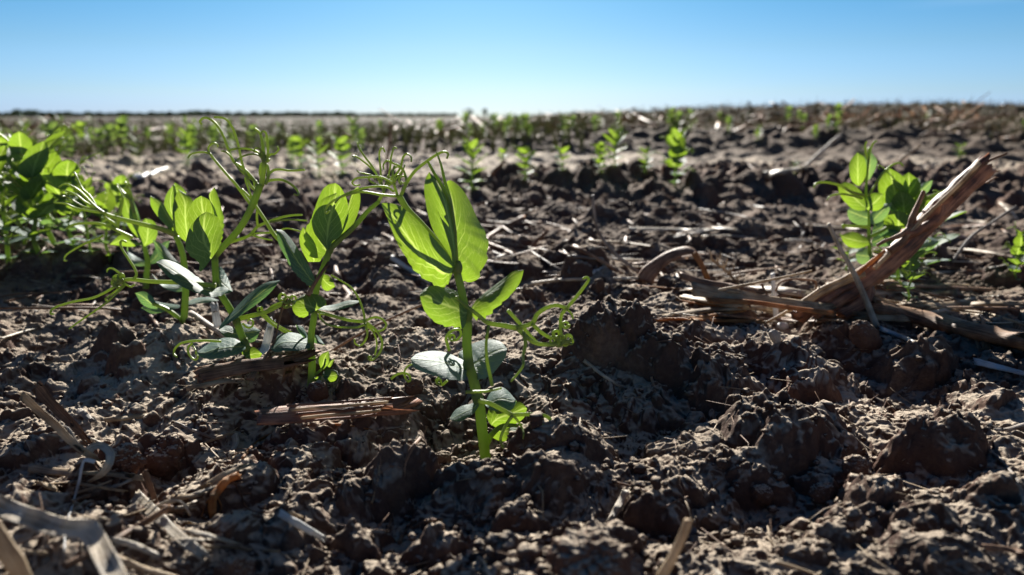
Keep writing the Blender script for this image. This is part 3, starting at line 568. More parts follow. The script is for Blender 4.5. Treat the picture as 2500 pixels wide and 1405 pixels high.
tendril(A, [([(527, 698), (480, 694), (436, 690), (370, 688), (325, 683), (300, 684)], 13, 9, -.004, -.008), ([(325, 683), (333, 672), (328, 655), (314, 633), (298, 608), (294, 593), (300, 588), (309, 592)], 7, 5, -.008, -.004),
            ([(302, 684), (292, 668), (275, 656), (264, 657), (261, 665)], 6, 4, -.008, -.01), ([(296, 690), (281, 700), (250, 718), (222, 729), (180, 737), (145, 747), (127, 756), (124, 766), (131, 767)], 7, 5, -.008, -.014),
            ([(305, 696), (285, 716), (259, 740), (225, 764), (190, 788), (168, 804)], 6, 4, -.008, -.016), ([(300, 690), (318, 700), (330, 695)], 6, 4, -.008, -.006), ([(262, 736), (258, 730), (268, 722), (290, 705)], 5, 5, -.010, -.008)], dA,
        coils=[(286, 682, 12, 1.8, 6, 0, -.008), (292, 694, 11, 1.6, 6, 2, -.008), (280, 690, 10, 1.5, 6, 4, -.008), (296, 676, 9, 1.5, 6, 1, -.008)])
tendril(A, [([(540, 834), (500, 832), (462, 834), (440, 840), (427, 852), (425, 864), (432, 872)], 7, 5, -.004, -.010), ([(470, 838), (459, 850), (462, 866), (474, 878), (483, 875), (482, 868)], 6, 5, -.006, -.010), ([(472, 845), (478, 856), (478, 866)], 4, 3, -.006, -.008)], dA)
tendril(A, [([(585, 778), (620, 770), (650, 762), (685, 745), (700, 738)], 13, 8, .001, .0), ([(650, 760), (670, 745), (690, 740), (705, 752)], 6, 5, 0, .003), ([(636, 766), (666, 792), (703, 814), (740, 828)], 8, 7, .001, .004), ([(640, 762), (672, 790), (712, 812)], 5, 5, .003, .006),
            ([(592, 790), (604, 800), (616, 797), (618, 786), (610, 780), (603, 785)], 6, 4, 0, .001)], dA,
        coils=[(690, 726, 10, 1.3, 6, 2, 0), (702, 733, 10, 1.7, 6, 0, 0), (712, 742, 9, 1.7, 6, 3, 0), (698, 744, 9, 1.6, 6, 5, 0), (634, 756, 7, 1.4, 5, 5, 0), (716, 730, 9, 1.5, 6, 1, 0)])
tendril(A, [([(638, 455), (642, 425), (645, 397), (643, 371), (640, 345), (634, 325), (622, 314)], 14, 5, -.004, -.002), ([(646, 398), (654, 375), (653, 345), (649, 325), (641, 321), (637, 329)], 7, 4, -.004, -.008),
            ([(632, 455), (606, 423), (585, 405), (570, 394), (557, 364), (545, 332), (528, 304), (510, 290), (496, 289), (488, 297), (493, 304)], 8, 5, -.004, .002),
            ([(628, 470), (611, 452), (599, 423), (590, 395), (583, 360), (573, 325), (560, 300), (548, 290), (534, 287), (522, 287)], 7, 5, -.004, -.012),
            ([(628, 445), (606, 432), (583, 412), (566, 385), (552, 372), (540, 369)], 7, 4, -.003, -.006), ([(645, 385), (625, 370), (606, 364), (580, 363), (558, 368)], 6, 5, -.004, -.010),
            ([(648, 390), (628, 378), (606, 378), (588, 385), (572, 398)], 5, 4, -.004, -.012), ([(650, 385), (662, 377), (671, 376), (680, 366), (677, 357)], 6, 4, -.004, -.006),
            ([(652, 430), (665, 418), (681, 414), (711, 417), (745, 415)], 7, 5, -.004, .004), ([(648, 445), (665, 440), (690, 440), (714, 453), (728, 469), (726, 477), (717, 474)], 7, 5, -.004, -.010),
            ([(640, 440), (635, 420), (640, 400), (652, 405), (655, 430), (648, 450)], 8, 8, -.002, -.006)], dA, coils=[(648, 388, 9, 1.6, 6, 0, -.004), (640, 380, 8, 1.5, 5, 3, -.004), (630, 370, 10, .8, 5, 3, -.006)])
tendril(A, [([(612, 500), (575, 450), (557, 430), (524, 391), (512, 375)], 8, 6, .006, .006), ([(513, 376), (498, 372), (480, 373), (465, 378), (459, 386)], 5, 4, .006, .003), ([(512, 376), (509, 360), (520, 350), (530, 353), (532, 360)], 5, 4, .006, .008)], dA)
tendril(A, [([(532, 612), (557, 594), (606, 577), (629, 554), (660, 540), (688, 531), (715, 526), (738, 525)], 9, 5, .014, .020), ([(629, 553), (627, 530), (628, 510), (622, 480)], 6, 6, .015, .004), ([(660, 542), (704, 537), (750, 539)], 5, 4, .016, .02), ([(616, 571), (671, 567), (700, 558), (737, 566)], 5, 4, .015, .02), ([(612, 573), (640, 582), (665, 587)], 5, 4, .015, .017)], dA)

# --- plant just behind it
dD = hit(448, 788)-.001
D = empty('pea_plant', P(448, 788, dD), 'slightly blurred pea seedling with yellow-green lit leaves behind the long-tendrilled one', 'pea plant', 'pea seedlings of the near row')
g = [strand([(448, 792), (452, 740), (453, 700), (450, 650), (443, 610), (430, 578)], dD, None, 17, 13, 0, sides=10), strand([(446, 788), (425, 768), (400, 752), (372, 742)], dD, dD-.004, 13, 9, 0), strand([(430, 578), (428, 530), (428, 480), (424, 452)], dD, None, 12, 5, 0)]
geo_obj('stem', join_geo(g), M_STEM, D)
leaf(D, [(430, 576), (408, 554), (384, 528), (368, 502), (367, 478)], [(432, 572), (428, 550), (410, 520), (395, 494), (367, 478)], dD, dR=.003, bulge=.002, um=.8, seed=61)
leaf(D, [(432, 575), (421, 540), (402, 515), (404, 480), (424, 450)], [(434, 575), (434, 540), (432, 500), (424, 450)], dD+.006, bulge=.001, seed=62)
leaf(D, [(455, 592), (436, 575), (423, 541), (422, 500), (436, 463)], [(457, 592), (470, 570), (472, 530), (470, 488), (436, 463)], dD-.002, bulge=.003, um=.6, seed=63)
leaf(D, [(424, 452), (428, 447), (445, 458), (456, 470)], [(430, 480), (440, 490), (450, 480), (456, 470)], dD+.006, bulge=.001, seed=64)
leaf(D, [(450, 700), (425, 690), (396, 692), (370, 668)], [(450, 712), (425, 712), (395, 700), (370, 668)], dD+.003, dL=.006, bulge=.001, seed=65, mat=M_PALE)
leaf(D, [(455, 738), (480, 728), (510, 726), (535, 734)], [(455, 745), (485, 742), (515, 738), (535, 734)], dD, dL=.006, bulge=.001, seed=66, mat=M_PALE)
leaf(D, [(440, 745), (400, 740), (370, 735), (345, 752)], [(440, 752), (400, 762), (370, 766), (345, 752)], dD-.003, dL=.006, bulge=.001, seed=67, mat=M_TEAL)
leaf(D, [(386, 750), (372, 725), (352, 712), (330, 716)], [(384, 756), (362, 752), (344, 740), (330, 716)], dD-.003, bulge=.001, seed=68, mat=M_TEAL)
leaf(D, [(448, 650), (425, 630), (400, 600), (372, 585)], [(446, 660), (415, 652), (388, 625), (372, 585)], dD+.006, dL=.005, bulge=.001, seed=69, mat=M_TEAL)
tendril(D, [([(428, 574), (400, 562), (360, 551), (295, 535), (255, 522)], 14, 9, 0, -.01), ([(255, 522), (229, 502), (196, 469), (175, 455), (157, 450), (143, 458)], 8, 4, -.01, -.015), ([(240, 512), (210, 495), (185, 476), (157, 466), (148, 474)], 6, 4, -.01, -.005),
            ([(250, 520), (215, 515), (183, 508), (160, 498), (131, 495)], 7, 4, -.01, -.012), ([(235, 505), (220, 480), (200, 460), (186, 430), (182, 422), (192, 430)], 6, 4, -.01, 0), ([(250, 515), (205, 505), (165, 482), (150, 480)], 5, 4, -.01, -.018),
            ([(324, 581), (288, 564), (249, 548), (215, 545), (180, 549), (160, 560)], 9, 5, -.004, -.012), ([(290, 566), (280, 548), (262, 535), (255, 530)], 7, 6, -.004, -.008)], dD)
tendril(D, [([(252, 575), (240, 582), (203, 597), (175, 613), (160, 625), (157, 636), (163, 637)], 6, 4, -.006, -.012), ([(288, 564), (292, 530), (300, 485), (285, 455)], 5, 4, -.004, .0)], dD)

dE = hit(356, 700)-.001
E = empty('pea_plant', P(356, 702, dE), 'small blurred pea seedling with yellow-green bud tips in the left row', 'pea plant', 'pea seedlings of the near row')
geo_obj('stem', join_geo([strand([(356, 706), (358, 670), (360, 640), (352, 600), (338, 560), (322, 500)], dE, None, 15, 8, 0)]), M_STEM, E)
leaf(E, [(350, 602), (338, 578), (340, 550), (354, 534)], [(354, 602), (378, 588), (385, 560), (374, 540), (354, 534)], dE-.002, bulge=.001, seed=71)
leaf(E, [(348, 598), (320, 603), (290, 600), (267, 598)], [(348, 594), (325, 588), (297, 573), (267, 598)], dE-.001, bulge=.001, seed=72)
leaf(E, [(346, 590), (318, 560), (298, 520), (304, 480)], [(350, 590), (345, 555), (333, 520), (304, 480)], dE+.003, bulge=.002, seed=73)
leaf(E, [(346, 590), (338, 550), (326, 515), (324, 484)], [(350, 588), (346, 550), (338, 520), (324, 484)], dE+.006, bulge=.001, mat=M_PALE, seed=74)
leaf(E, [(358, 640), (330, 625), (310, 612), (312, 600)], [(358, 650), (335, 650), (315, 640), (312, 600)], dE+.002, dL=.006, bulge=.001, mat=M_PALE, seed=75)
leaf(E, [(362, 640), (378, 610), (400, 592), (415, 588)], [(364, 646), (385, 640), (405, 615), (415, 588)], dE, dL=.006, bulge=.001, seed=76, mat=M_TEAL)
tendril(E, [([(328, 520), (318, 490), (300, 470), (284, 450)], 9, 6), ([(326, 510), (318, 470), (305, 444)], 8, 5), ([(300, 480), (290, 520), (286, 560)], 6, 5), ([(322, 490), (312, 462), (316, 448)], 6, 5)], dE)

dR = hit(2126, 706)-.001
RP = empty('pea_plant', P(2126, 708, dR), 'leafy pea seedling with rounded lit leaves just left of the broken leaning stalk', 'pea plant', 'pea seedlings of the right row')
geo_obj('stem', join_geo([strand([(2126, 712), (2127, 660), (2122, 600), (2120, 520), (2114, 470), (2118, 420), (2122, 360)], dR, None, 10, 5, 0), strand([(2121, 580), (2160, 560), (2190, 530)], dR, dR+.004, 10, 7, 0)]), M_STEM, RP)
def RL(Lp, Rp, dd=0, dl=0, dr=0, mat=None, seed=0, tip=0):
    a_, b_ = resample([tuple(map(float, q)) for q in Lp], 7), resample([tuple(map(float, q)) for q in Rp], 7); Lp, Rp = a_+(a_-b_)*.20, b_+(b_-a_)*.20
    leaf(RP, Lp, Rp, dR+dd, dL=dl, dR=dr, tip=tip, bulge=.002, mat=mat, seed=seed)
RL([(2094, 454), (2083, 440), (2079, 407), (2084, 386), (2094, 373)], [(2098, 454), (2107, 435), (2109, 405), (2104, 382), (2094, 373)], 0, seed=80)
RL([(2118, 440), (2112, 415), (2112, 390), (2125, 371)], [(2122, 440), (2132, 415), (2136, 390), (2125, 371)], .005, mat=M_PALE, seed=81)
RL([(2113, 512), (2090, 508), (2068, 490), (2052, 470), (2045, 452)], [(2114, 502), (2100, 475), (2075, 454), (2058, 449), (2045, 452)], -.003, dl=-.002, dr=.003, seed=82)
RL([(2116, 511), (2118, 492), (2136, 475), (2156, 474)], [(2118, 513), (2136, 512), (2154, 497), (2156, 474)], -.003, seed=83)
RL([(2189, 530), (2170, 500), (2157, 460), (2159, 430), (2171, 411)], [(2192, 530), (2204, 500), (2208, 460), (2196, 432), (2171, 411)], .001, seed=84)
RL([(2197, 532), (2202, 490), (2202, 440), (2218, 421)], [(2199, 533), (2222, 515), (2238, 478), (2236, 443), (2218, 421)], .004, seed=85)
RL([(2160, 500), (2150, 470), (2152, 440), (2168, 425)], [(2166, 500), (2176, 470), (2178, 440), (2168, 425)], .007, seed=95)
RL([(2126, 545), (2128, 526), (2150, 504), (2178, 495)], [(2128, 548), (2148, 538), (2165, 520), (2178, 495)], -.004, dl=.004, mat=M_PALE, seed=86)
RL([(2118, 545), (2096, 543), (2074, 530), (2069, 513)], [(2118, 520), (2098, 508), (2080, 506), (2069, 513)], -.003, dr=.006, mat=M_PALE, seed=87)
RL([(2123, 596), (2096, 602), (2066, 594), (2052, 575)], [(2123, 586), (2102, 578), (2077, 571), (2052, 575)], -.002, dr=.005, seed=88)
RL([(2128, 590), (2150, 566), (2180, 556), (2205, 560)], [(2130, 598), (2155, 598), (2185, 585), (2205, 560)], .001, dl=.006, seed=89, mat=M_TEAL)
RL([(2130, 634), (2108, 640), (2094, 634), (2089, 622)], [(2130, 622), (2112, 610), (2098, 612), (2089, 622)], -.002, dr=.006, mat=M_PALE, seed=90)
RL([(2130, 560), (2150, 540), (2180, 535), (2208, 552)], [(2130, 570), (2155, 572), (2185, 570), (2208, 552)], .003, dl=.006, seed=91, mat=M_TEAL)
RL([(2128, 650), (2150, 632), (2175, 640)], [(2128, 660), (2155, 662), (2175, 640)], .002, dl=.005, seed=92, mat=M_TEAL)
RL([(2232, 606), (2250, 592), (2270, 583), (2294, 590)], [(2232, 610), (2255, 610), (2275, 604), (2294, 590)], .006, dl=.006, mat=M_PALE, seed=93)
RL([(2226, 492), (2240, 465), (2258, 448), (2277, 441)], [(2230, 496), (2250, 478), (2268, 460), (2277, 441)], .008, mat=M_PALE, seed=94)
tendril(RP, [([(2110, 478), (2080, 470), (2060, 458), (2041, 450), (2010, 445), (1992, 449), (1987, 458)], 8, 5, -.004, -.006), ([(2105, 485), (2080, 478), (2050, 474), (2028, 479), (2019, 488)], 6, 4, -.004, -.008), ([(2122, 556), (2096, 553), (2068, 552), (2058, 550), (2060, 557)], 8, 6, -.004, -.006),
             ([(2120, 400), (2124, 370), (2132, 350), (2140, 345)], 6, 4, 0, .002), ([(2118, 390), (2112, 360), (2116, 345)], 6, 4, 0, -.002), ([(2120, 480), (2150, 430), (2175, 405), (2195, 398), (2205, 405)], 6, 4, -.004, -.004), ([(2232, 500), (2262, 485), (2325, 460)], 12, 8, .006, .008)], dR)
# ------------------------------------------------------------------ generic pea seedling for the other rows
def leaf3(base, ax, nrm, ln, wd, droop=.25, cup=.12, nv=16, nu=7, seed=0):
    ax = Vector(ax).normalized(); nrm = Vector(nrm); nrm = (nrm-ax*nrm.dot(ax)).normalized(); sd = ax.cross(nrm); rs = random.Random(seed); V = []; U = []
    b = Vector(base)
    for i in range(nv):
        v = i/(nv-1); w = wd*.5*(max(0, math.sin(math.pi*min(1, v*.95+.04)**.80))**.62); w *= 1+.10*((v*8) % 1)*(v < .55)
        c = b + ax*(ln*v*(1-.12*droop*v)) - nrm*(ln*droop*.35*v*v)
        for j in range(nu):
            u = j/(nu-1)*2-1; V.append(c + sd*(w*u) + nrm*(cup*w*u*u*1.6 + .0003*math.sin(v*9+u*3+seed))); U.append((u*.5, v))
    F = [(i*nu+j, i*nu+j+1, (i+1)*nu+j+1, (i+1)*nu+j) for i in range(nv-1) for j in range(nu-1)]
    return np.array([tuple(p) for p in V]), np.array(F), np.zeros((0, 3), int), np.array(U)
def seedling_geo(seed, h=.085, nn=5, bushy=1.0, lowres=False):
    """returns [(part name, geometry, material)] for a plant standing at the origin"""
    r = random.Random(seed); parts = []; st = []; p = Vector((0, 0, -.004)); az = r.uniform(0, 6.28); pts = [p.copy()]; nds = []
    nv, nu, sides = (7, 5, 4) if lowres else (16, 7, 8)
    for k in range(nn):
        step = h/nn*(.62+.05*k); p = p + Vector((math.cos(az)*step*.22, math.sin(az)*step*.22, step)); pts.append(p.copy()); nds.append((p.copy(), az)); az += math.pi*(.8+.4*r.random())
    c = catmull([tuple(q) for q in pts], 3 if lowres else 6); st.append(sweep_geo(c, np.linspace(.0014, .0007, len(c)), sides=sides))
    for k, (q, a) in enumerate(nds):
        s = [.4, .7, .95, 1.0, .85, .55][k]*(.85+.3*r.random())*bushy; up = [.25, .4, .7, 1.1, 1.5, 1.9][k]
        for sg in (-1, 1):
            aa = a + sg*(1.35+.3*r.random()); ax = Vector((math.cos(aa), math.sin(aa), up*(.8+.4*r.random())))
            parts.append(('leaf', leaf3(q, ax, (-math.cos(aa)*.6, -math.sin(aa)*.6, .8), .026*s, .0185*s, r.uniform(0, .5), .12, nv, nu, seed*10+k), M_PALE if (k < 2 and r.random() < .5) else M_LEAF))
        if k >= 1:
            aa = a; e = q + Vector((math.cos(aa), math.sin(aa), min(1.3, .5+.25*k)))*(.008*(.6+.1*k)*(.8+.4*r.random())); gs = [sweep_geo(catmull([tuple(q), tuple(q.lerp(e, .5)+Vector((0, 0, .001))), tuple(e)], 4), np.linspace(.0006, .0004, 9), sides=max(4, sides-2))]
            for m in range(2 if lowres else 4):
                a3 = aa + r.uniform(-1.3, 1.3); ln = r.uniform(.006, .014); f = e + Vector((math.cos(a3), math.sin(a3), r.uniform(-.2, 1)))*ln; g2 = f + Vector((math.cos(a3+1)*.3, math.sin(a3+1)*.3, -.25))*ln*.5; h2 = g2 + Vector((-math.cos(a3)*.2, -math.sin(a3)*.2, -.15))*ln*.5
                cc = catmull([tuple(e), tuple(e.lerp(f, .55)+Vector((0, 0, .0015))), tuple(f), tuple(g2), tuple(h2)], 3 if lowres else 5); gs.append(sweep_geo(cc, np.linspace(.0004, .00022, len(cc)), sides=4 if lowres else 6))
            parts.append(('tendril', join_geo(gs), M_TEND))
    parts.append(('stem', join_geo(st), M_STEM)); return parts
def make_seedling(seed, h, nn, bushy=1.0):
    o = bpy.data.objects.new('pea_seedling', None); COL.objects.link(o); o.empty_display_size = .01
    for n, g, m in seedling_geo(seed, h, nn, bushy): geo_obj(n, g, m, o)
    return o
PROTO = [make_seedling(3, .085, 6), make_seedling(8, .075, 6, 1.1), make_seedling(15, .065, 5, 1.0), make_seedling(22, .08, 6, .95), make_seedling(31, .055, 4, .9)]
FREE = list(PROTO)
def copy_seedling(i):
    if PROTO[i] in FREE: FREE.remove(PROTO[i]); return PROTO[i]
    s = PROTO[i]; c = s.copy(); COL.objects.link(c)
    for ch in s.children:
        d = ch.copy(); COL.objects.link(d); d.parent = c
    return c
def top_of(o): return max(max(v.co.z for v in c.data.vertices) for c in o.children if c.name.startswith('leaf'))
HT = [top_of(o)*1.04 for o in PROTO]
def seedling(i, px, py, hpx, label, group, rz=None, dd=0.0):
    d = hit(px, py)+dd; o = copy_seedling(i); o.location = P(px, py, d); o.rotation_euler = (0, 0, rz if rz is not None else (px*.37+py*.11) % 6.28)
    s = hpx*d/FPX/HT[i]/CP/.98; o.scale = (s, s, s); return tag(o, label, 'pea plant', group)
GL = 'pea seedlings of the near row'; GB = 'blurred pea seedlings of the back rows'
seedling(1, 2185, 690, 250, 'pea seedling with upright leaves just behind the leaning stalk, tallest of its clump', 'pea seedlings of the right row', 4.0, .012)
seedling(2, 2235, 700, 230, 'pea seedling showing between the leaning stalk and its peeled splinter', 'pea seedlings of the right row', 5.2, .02)
seedling(4, 2068, 665, 95, 'tiny bright pea shoot left of the standing grey straw by the leaning stalk', 'pea seedlings of the right row', 2.0)
seedling(2, 2215, 735, 130, 'low pea shoot in the shade under the leaning stalk', 'pea seedlings of the right row', 0.5)
seedling(3, 2475, 690, 130, 'thin pea seedling with knotted tendrils at the right edge above the lying stalk', 'pea seedlings of the right row', 0.2)
seedling(4, 262, 640, 170, 'small pea seedling filling the gap left of the yellow-green bud tips', GL, 0.3)
seedling(3, 95, 640, 310, 'large leafy pea seedling, tallest of the clump at the left edge', GL, 2.2)
seedling(1, 20, 650, 290, 'dense pea seedling cut by the left edge of the picture', GL, 0.4)
seedling(0, 55, 600, 265, 'pea seedling with broad lit leaves in the middle of the left-edge clump', GL, 5.0)
seedling(2, 175, 615, 220, 'pea seedling at the right side of the left-edge clump', GL, 1.0)
seedling(1, 225, 625, 190, 'low pea seedling between the left-edge clump and the long tendrils', GL, 3.4)
seedling(2, 130, 620, 290, 'tall pea seedling with a folded top leaf in the left-edge clump', GL, 1.9, .01)
seedling(0, -20, 610, 270, 'pea seedling mostly outside the left edge of the picture', GL, 3.9)
seedling(3, 140, 540, 190, 'pea seedling standing behind the left-edge clump', GL, 2.9)
seedling(2, 300, 560, 130, 'shaded pea seedling behind the small one with yellow-green bud tips', GL, 0.9)
far = [(1150, 470, 125, 1, 'bright blurred pea seedling directly right of the arching tendril at the centre'), (1285, 445, 82, 2, 'blurred pea seedling with two upright yellow-green leaves on the pale strip'),
       (1372, 420, 62, 4, 'faint small pea seedling alone on the pale strip'), (1465, 425, 75, 3, 'blurred pea seedling with a bright left leaf, left one of a close pair'), (1500, 410, 100, 0, 'taller blurred pea seedling, right one of the close pair'),
       (1578, 425, 62, 2, 'short blurred pea seedling left of the tallest one on the back ridge'), (1650, 455, 135, 1, 'tallest blurred pea seedling growing on the dark ridge in the middle distance'), (1228, 405, 42, 4, 'very small pea seedling just behind the pale strip left end'),
       (780, 430, 92, 0, 'dark green blurred pea seedling left of the dark upright twig'), (735, 415, 80, 2, 'pale blurred pea seedling left of the dark green one'), (715, 400, 60, 3, 'small blurred pea seedling above the twirled tendrils'), (835, 430, 95, 2, 'blurred pea seedling between the dark green one and the dark upright twig'),
       (460, 405, 88, 1, 'blurred pea seedling above the yellow-lit leaves on the left'), (420, 360, 60, 3, 'far pea seedling left of the long arching tendrils'), (530, 345, 45, 2, 'far pea seedling behind the long arching tendrils'), (1075, 335, 42, 0, 'far pea seedling above the centre leaf tips'),
       (70, 370, 75, 1, 'far pea seedling at the upper left edge'), (160, 385, 80, 0, 'far pea seedling behind the left-edge clump'), (200, 360, 60, 2, 'far pea seedling with a yellowish tip right of the left-edge clump'), (2110, 395, 36, 4, 'far tiny pea seedling above the right-hand pea clump'),
       (2340, 390, 40, 4, 'far bright pea shoot left of the stalk tip'), (1940, 425, 30, 4, 'tiny shoot beside the pale straws on the far strip'), (290, 350, 42, 3, 'far pea seedling above the bright straw pieces on the left'), (1990, 340, 34, 0, 'far pea seedling on the bank straight above the grain head fragment'), (1850, 345, 36, 1, 'far pea seedling on the bank in front of the brown straw heap')]
for (x, y, h_, i, lab) in far:
    o = seedling(i, x, y, h_*1.08, lab, GB); o.scale = (o.scale[0]*1.08, o.scale[1]*1.08, o.scale[2]*.95)
# many more far away, each one mesh (too small to show parts)
FARP = []; M_FARLEAF = leaf_mat('distant_pea_leaf', front=(.035, .065, .035), trans=(.13, .20, .025))
for s in range(4):
    ps = seedling_geo(50+s, .08, 5, 1.15, True); lf = join_geo([g for n, g, m in ps if n == 'leaf']); rest = join_geo([g for n, g, m in ps if n != 'leaf'])
    g = join_geo([lf, rest]); o = geo_obj('distant_pea_seedling', g, M_FARLEAF); FARP.append(o)
used = set(); rr = random.Random(5)
for k in range(80):
    if k < 45: px = rr.uniform(0, 900); py = rr.uniform(312, 400)
    elif k < 65: px = rr.uniform(900, 1700); py = rr.uniform(302, 345)
    else: px = rr.uniform(1300, 2500); py = rr.uniform(300, 345)
    d = hit(px, py); 
    if d > 12: continue
    i = rr.randrange(4); b = FARP[i]
    if i in used: b = b.copy(); COL.objects.link(b)
    used.add(i); b.location = P(px, py, d); b.rotation_euler = (0, 0, rr.uniform(0, 6.28)); s = rr.uniform(.6, 1.1); b.scale = (s, s, s)
    tag(b, 'tiny out-of-focus green pea seedling in the rows towards the horizon', 'pea plant', 'distant pea seedlings towards the horizon')
# ------------------------------------------------------------------ straw, chips, roots
def straw_mat(name, c0, c1, dark=(.06, .035, .02), rough=.6, trans=0.0, fib=2600, spec=.4):
    m, nt, N, K = mat_new(name)
    o = N('ShaderNodeOutputMaterial'); b = N('ShaderNodeBsdfPrincipled'); uv = N('ShaderNodeUVMap'); mp = N('ShaderNodeMapping'); mp.inputs['Scale'].default_value = (26, 60, 1)
    K(uv.outputs[0], mp.inputs[0]); n = N('ShaderNodeTexNoise'); n.inputs['Scale'].default_value = 1.0; n.inputs['Detail'].default_value = 5; n.inputs['Roughness'].default_value = .7; K(mp.outputs[0], n.inputs['Vector'])
    g = N('ShaderNodeNewGeometry'); n2 = N('ShaderNodeTexNoise'); n2.inputs['Scale'].default_value = 130; n2.inputs['Detail'].default_value = 5; K(g.outputs['Position'], n2.inputs['Vector'])
    r = N('ShaderNodeValToRGB'); ramp(r, [(.40, dark), (.49, c0), (.60, c1)]); ad = N('ShaderNodeMath', operation='MULTIPLY_ADD'); ad.inputs[1].default_value = .6
    m2 = N('ShaderNodeMath', operation='MULTIPLY'); m2.inputs[1].default_value = .42; K(n2.outputs['Fac'], m2.inputs[0]); K(n.outputs['Fac'], ad.inputs[0]); K(m2.outputs[0], ad.inputs[2]); K(ad.outputs[0], r.inputs[0])
    oi = N('ShaderNodeObjectInfo'); hs = N('ShaderNodeHueSaturation'); v = N('ShaderNodeMath', operation='MULTIPLY_ADD'); v.inputs[1].default_value = .35; v.inputs[2].default_value = .82; K(oi.outputs['Random'], v.inputs[0]); K(v.outputs[0], hs.inputs['Value']); K(r.outputs[0], hs.inputs['Color'])
    K(hs.outputs[0], b.inputs['Base Color']); b.inputs['Roughness'].default_value = rough; b.inputs['Specular IOR Level'].default_value = spec
    bp = N('ShaderNodeBump'); bp.inputs['Strength'].default_value = .7; bp.inputs['Distance'].default_value = .0005; K(n.outputs['Fac'], bp.inputs['Height']); K(bp.outputs[0], b.inputs['Normal'])
    if trans:
        t = N('ShaderNodeBsdfTranslucent'); K(hs.outputs[0], t.inputs['Color']); mx = N('ShaderNodeMixShader'); mx.inputs[0].default_value = trans; K(b.outputs[0], mx.inputs[1]); K(t.outputs[0], mx.inputs[2]); K(mx.outputs[0], o.inputs[0])
    else: K(b.outputs[0], o.inputs[0])
    return m
T_TAN = straw_mat('straw_tan', (.38, .27, .16), (.58, .46, .31), (.15, .095, .055), trans=.3)
T_PALE = straw_mat('straw_pale', (.42, .35, .26), (.62, .55, .45), (.18, .13, .09), .55, .2, spec=.4)
T_WHITE = straw_mat('straw_white', (.62, .63, .62), (.84, .84, .82), (.38, .35, .32), .45, .25, spec=.5)
T_BROWN = straw_mat('husk_brown', (.18, .095, .052), (.36, .215, .125), (.055, .03, .017), trans=.25)
T_ORANGE = straw_mat('husk_orange', (.36, .16, .05), (.55, .30, .12), (.16, .07, .025), trans=.45)
T_BARK = straw_mat('stalk_bark', (.17, .066, .036), (.36, .165, .088), (.05, .024, .018), .55)
T_ROOT = straw_mat('root_brown', (.22, .12, .07), (.38, .24, .15), (.10, .05, .03), trans=.2)
T_GREY = straw_mat('straw_grey', (.22, .18, .15), (.40, .35, .30), (.10, .075, .06), trans=.15)
T_STONE = soil_mat('pebble_grey', .4)
def depth_line(pts, mode, rad, base=None):
    """depth along a traced piece: lying on the soil, or standing up from its lowest end"""
    p = catmull([q[:2] for q in pts], 8); n = len(p); s = np.linspace(0, 1, n)
    off = np.interp(s, np.linspace(0, 1, len(pts)), [(q[2] if len(q) > 2 else 0) for q in pts])
    if mode == 'lie':
        hd = np.array([hit(a[0], min(a[1]+2, 1500)) for a in p[::max(1, n//10)]]); ss = s[::max(1, n//10)]; hd = np.interp(s, ss, hd)
        a, b = (p[0][1], p[-1][1])
        # smooth trend, never sunk into the clods
        co = np.polyfit(s, hd, 2 if n > 12 else 1); tr = np.polyval(co, s); dd = np.minimum(tr, hd) - rad*1.1
        k = np.array([.25, .5, .25]); 
        for _ in range(3): dd[1:-1] = np.minimum(dd[1:-1], .25*dd[:-2]+.5*dd[1:-1]+.25*dd[2:])
    elif mode == 'root':     # crosses the relief, keeps to it closely
        hd = np.array([hit(a[0], a[1]) for a in p]); dd = hd.copy()
        for _ in range(4): dd[1:-1] = .25*dd[:-2]+.5*dd[1:-1]+.25*dd[2:]
        dd = np.minimum(dd, hd) - rad*.9
    else:
        i = 0 if p[0][1] > p[-1][1] else -1; b0 = base if base else hit(p[i][0], p[i][1]); dd = np.full(n, b0)
        hd = np.interp(s, s[::4], [hit(a[0], min(a[1], 1500)) for a in p[::4]]); dd = np.minimum(dd, hd-rad*1.2)
        for _ in range(2): dd[1:-1] = np.minimum(dd[1:-1], .25*dd[:-2]+.5*dd[1:-1]+.25*dd[2:])
        off = np.minimum(off, 0) if hd.min() < b0 else off
    return p, dd + off
def piece(name, label, cat, pts, w, mat=T_TAN, mode='lie', flat=None, twist=0, base=None, w1=None, rag=1.0, group=None, curl=0, sides=8, seed=0, up=None, parent=None, prof=None):
    rad0 = w*.5*.3/FPX; p, dd = depth_line(pts, mode, rad0, base); c = np.array([tuple(P(a[0], a[1], d)) for a, d in zip(p, dd)])
    s = np.linspace(0, 1, len(c)); ww = (w + ((w1 if w1 is not None else w*.85)-w)*s)*.5*dd/FPX; rs = np.random.RandomState(seed+5000+int(pts[0][0]))
    ww = ww*(1+.08*np.interp(s, np.linspace(0, 1, 9), rs.uniform(-1, 1, 9)))
    if prof == 'leafy': ww = ww*np.sin(np.pi*np.clip(s*.9+.1, 0, 1))**.5
    wb = ww if flat is None else ww*flat
    g = sweep_geo(c, ww, wb, normal=up or ((0, -.6, .8) if flat else None), sides=sides if flat is None else 12, twist=twist, rag=rag*ww.mean()*1.6, seed=seed, curl=curl)
    if parent is not None: return geo_obj(name, g, mat, parent)
    o = geo_obj(name, g, mat); return tag(o, label, cat, group)
S = 'straw'; 
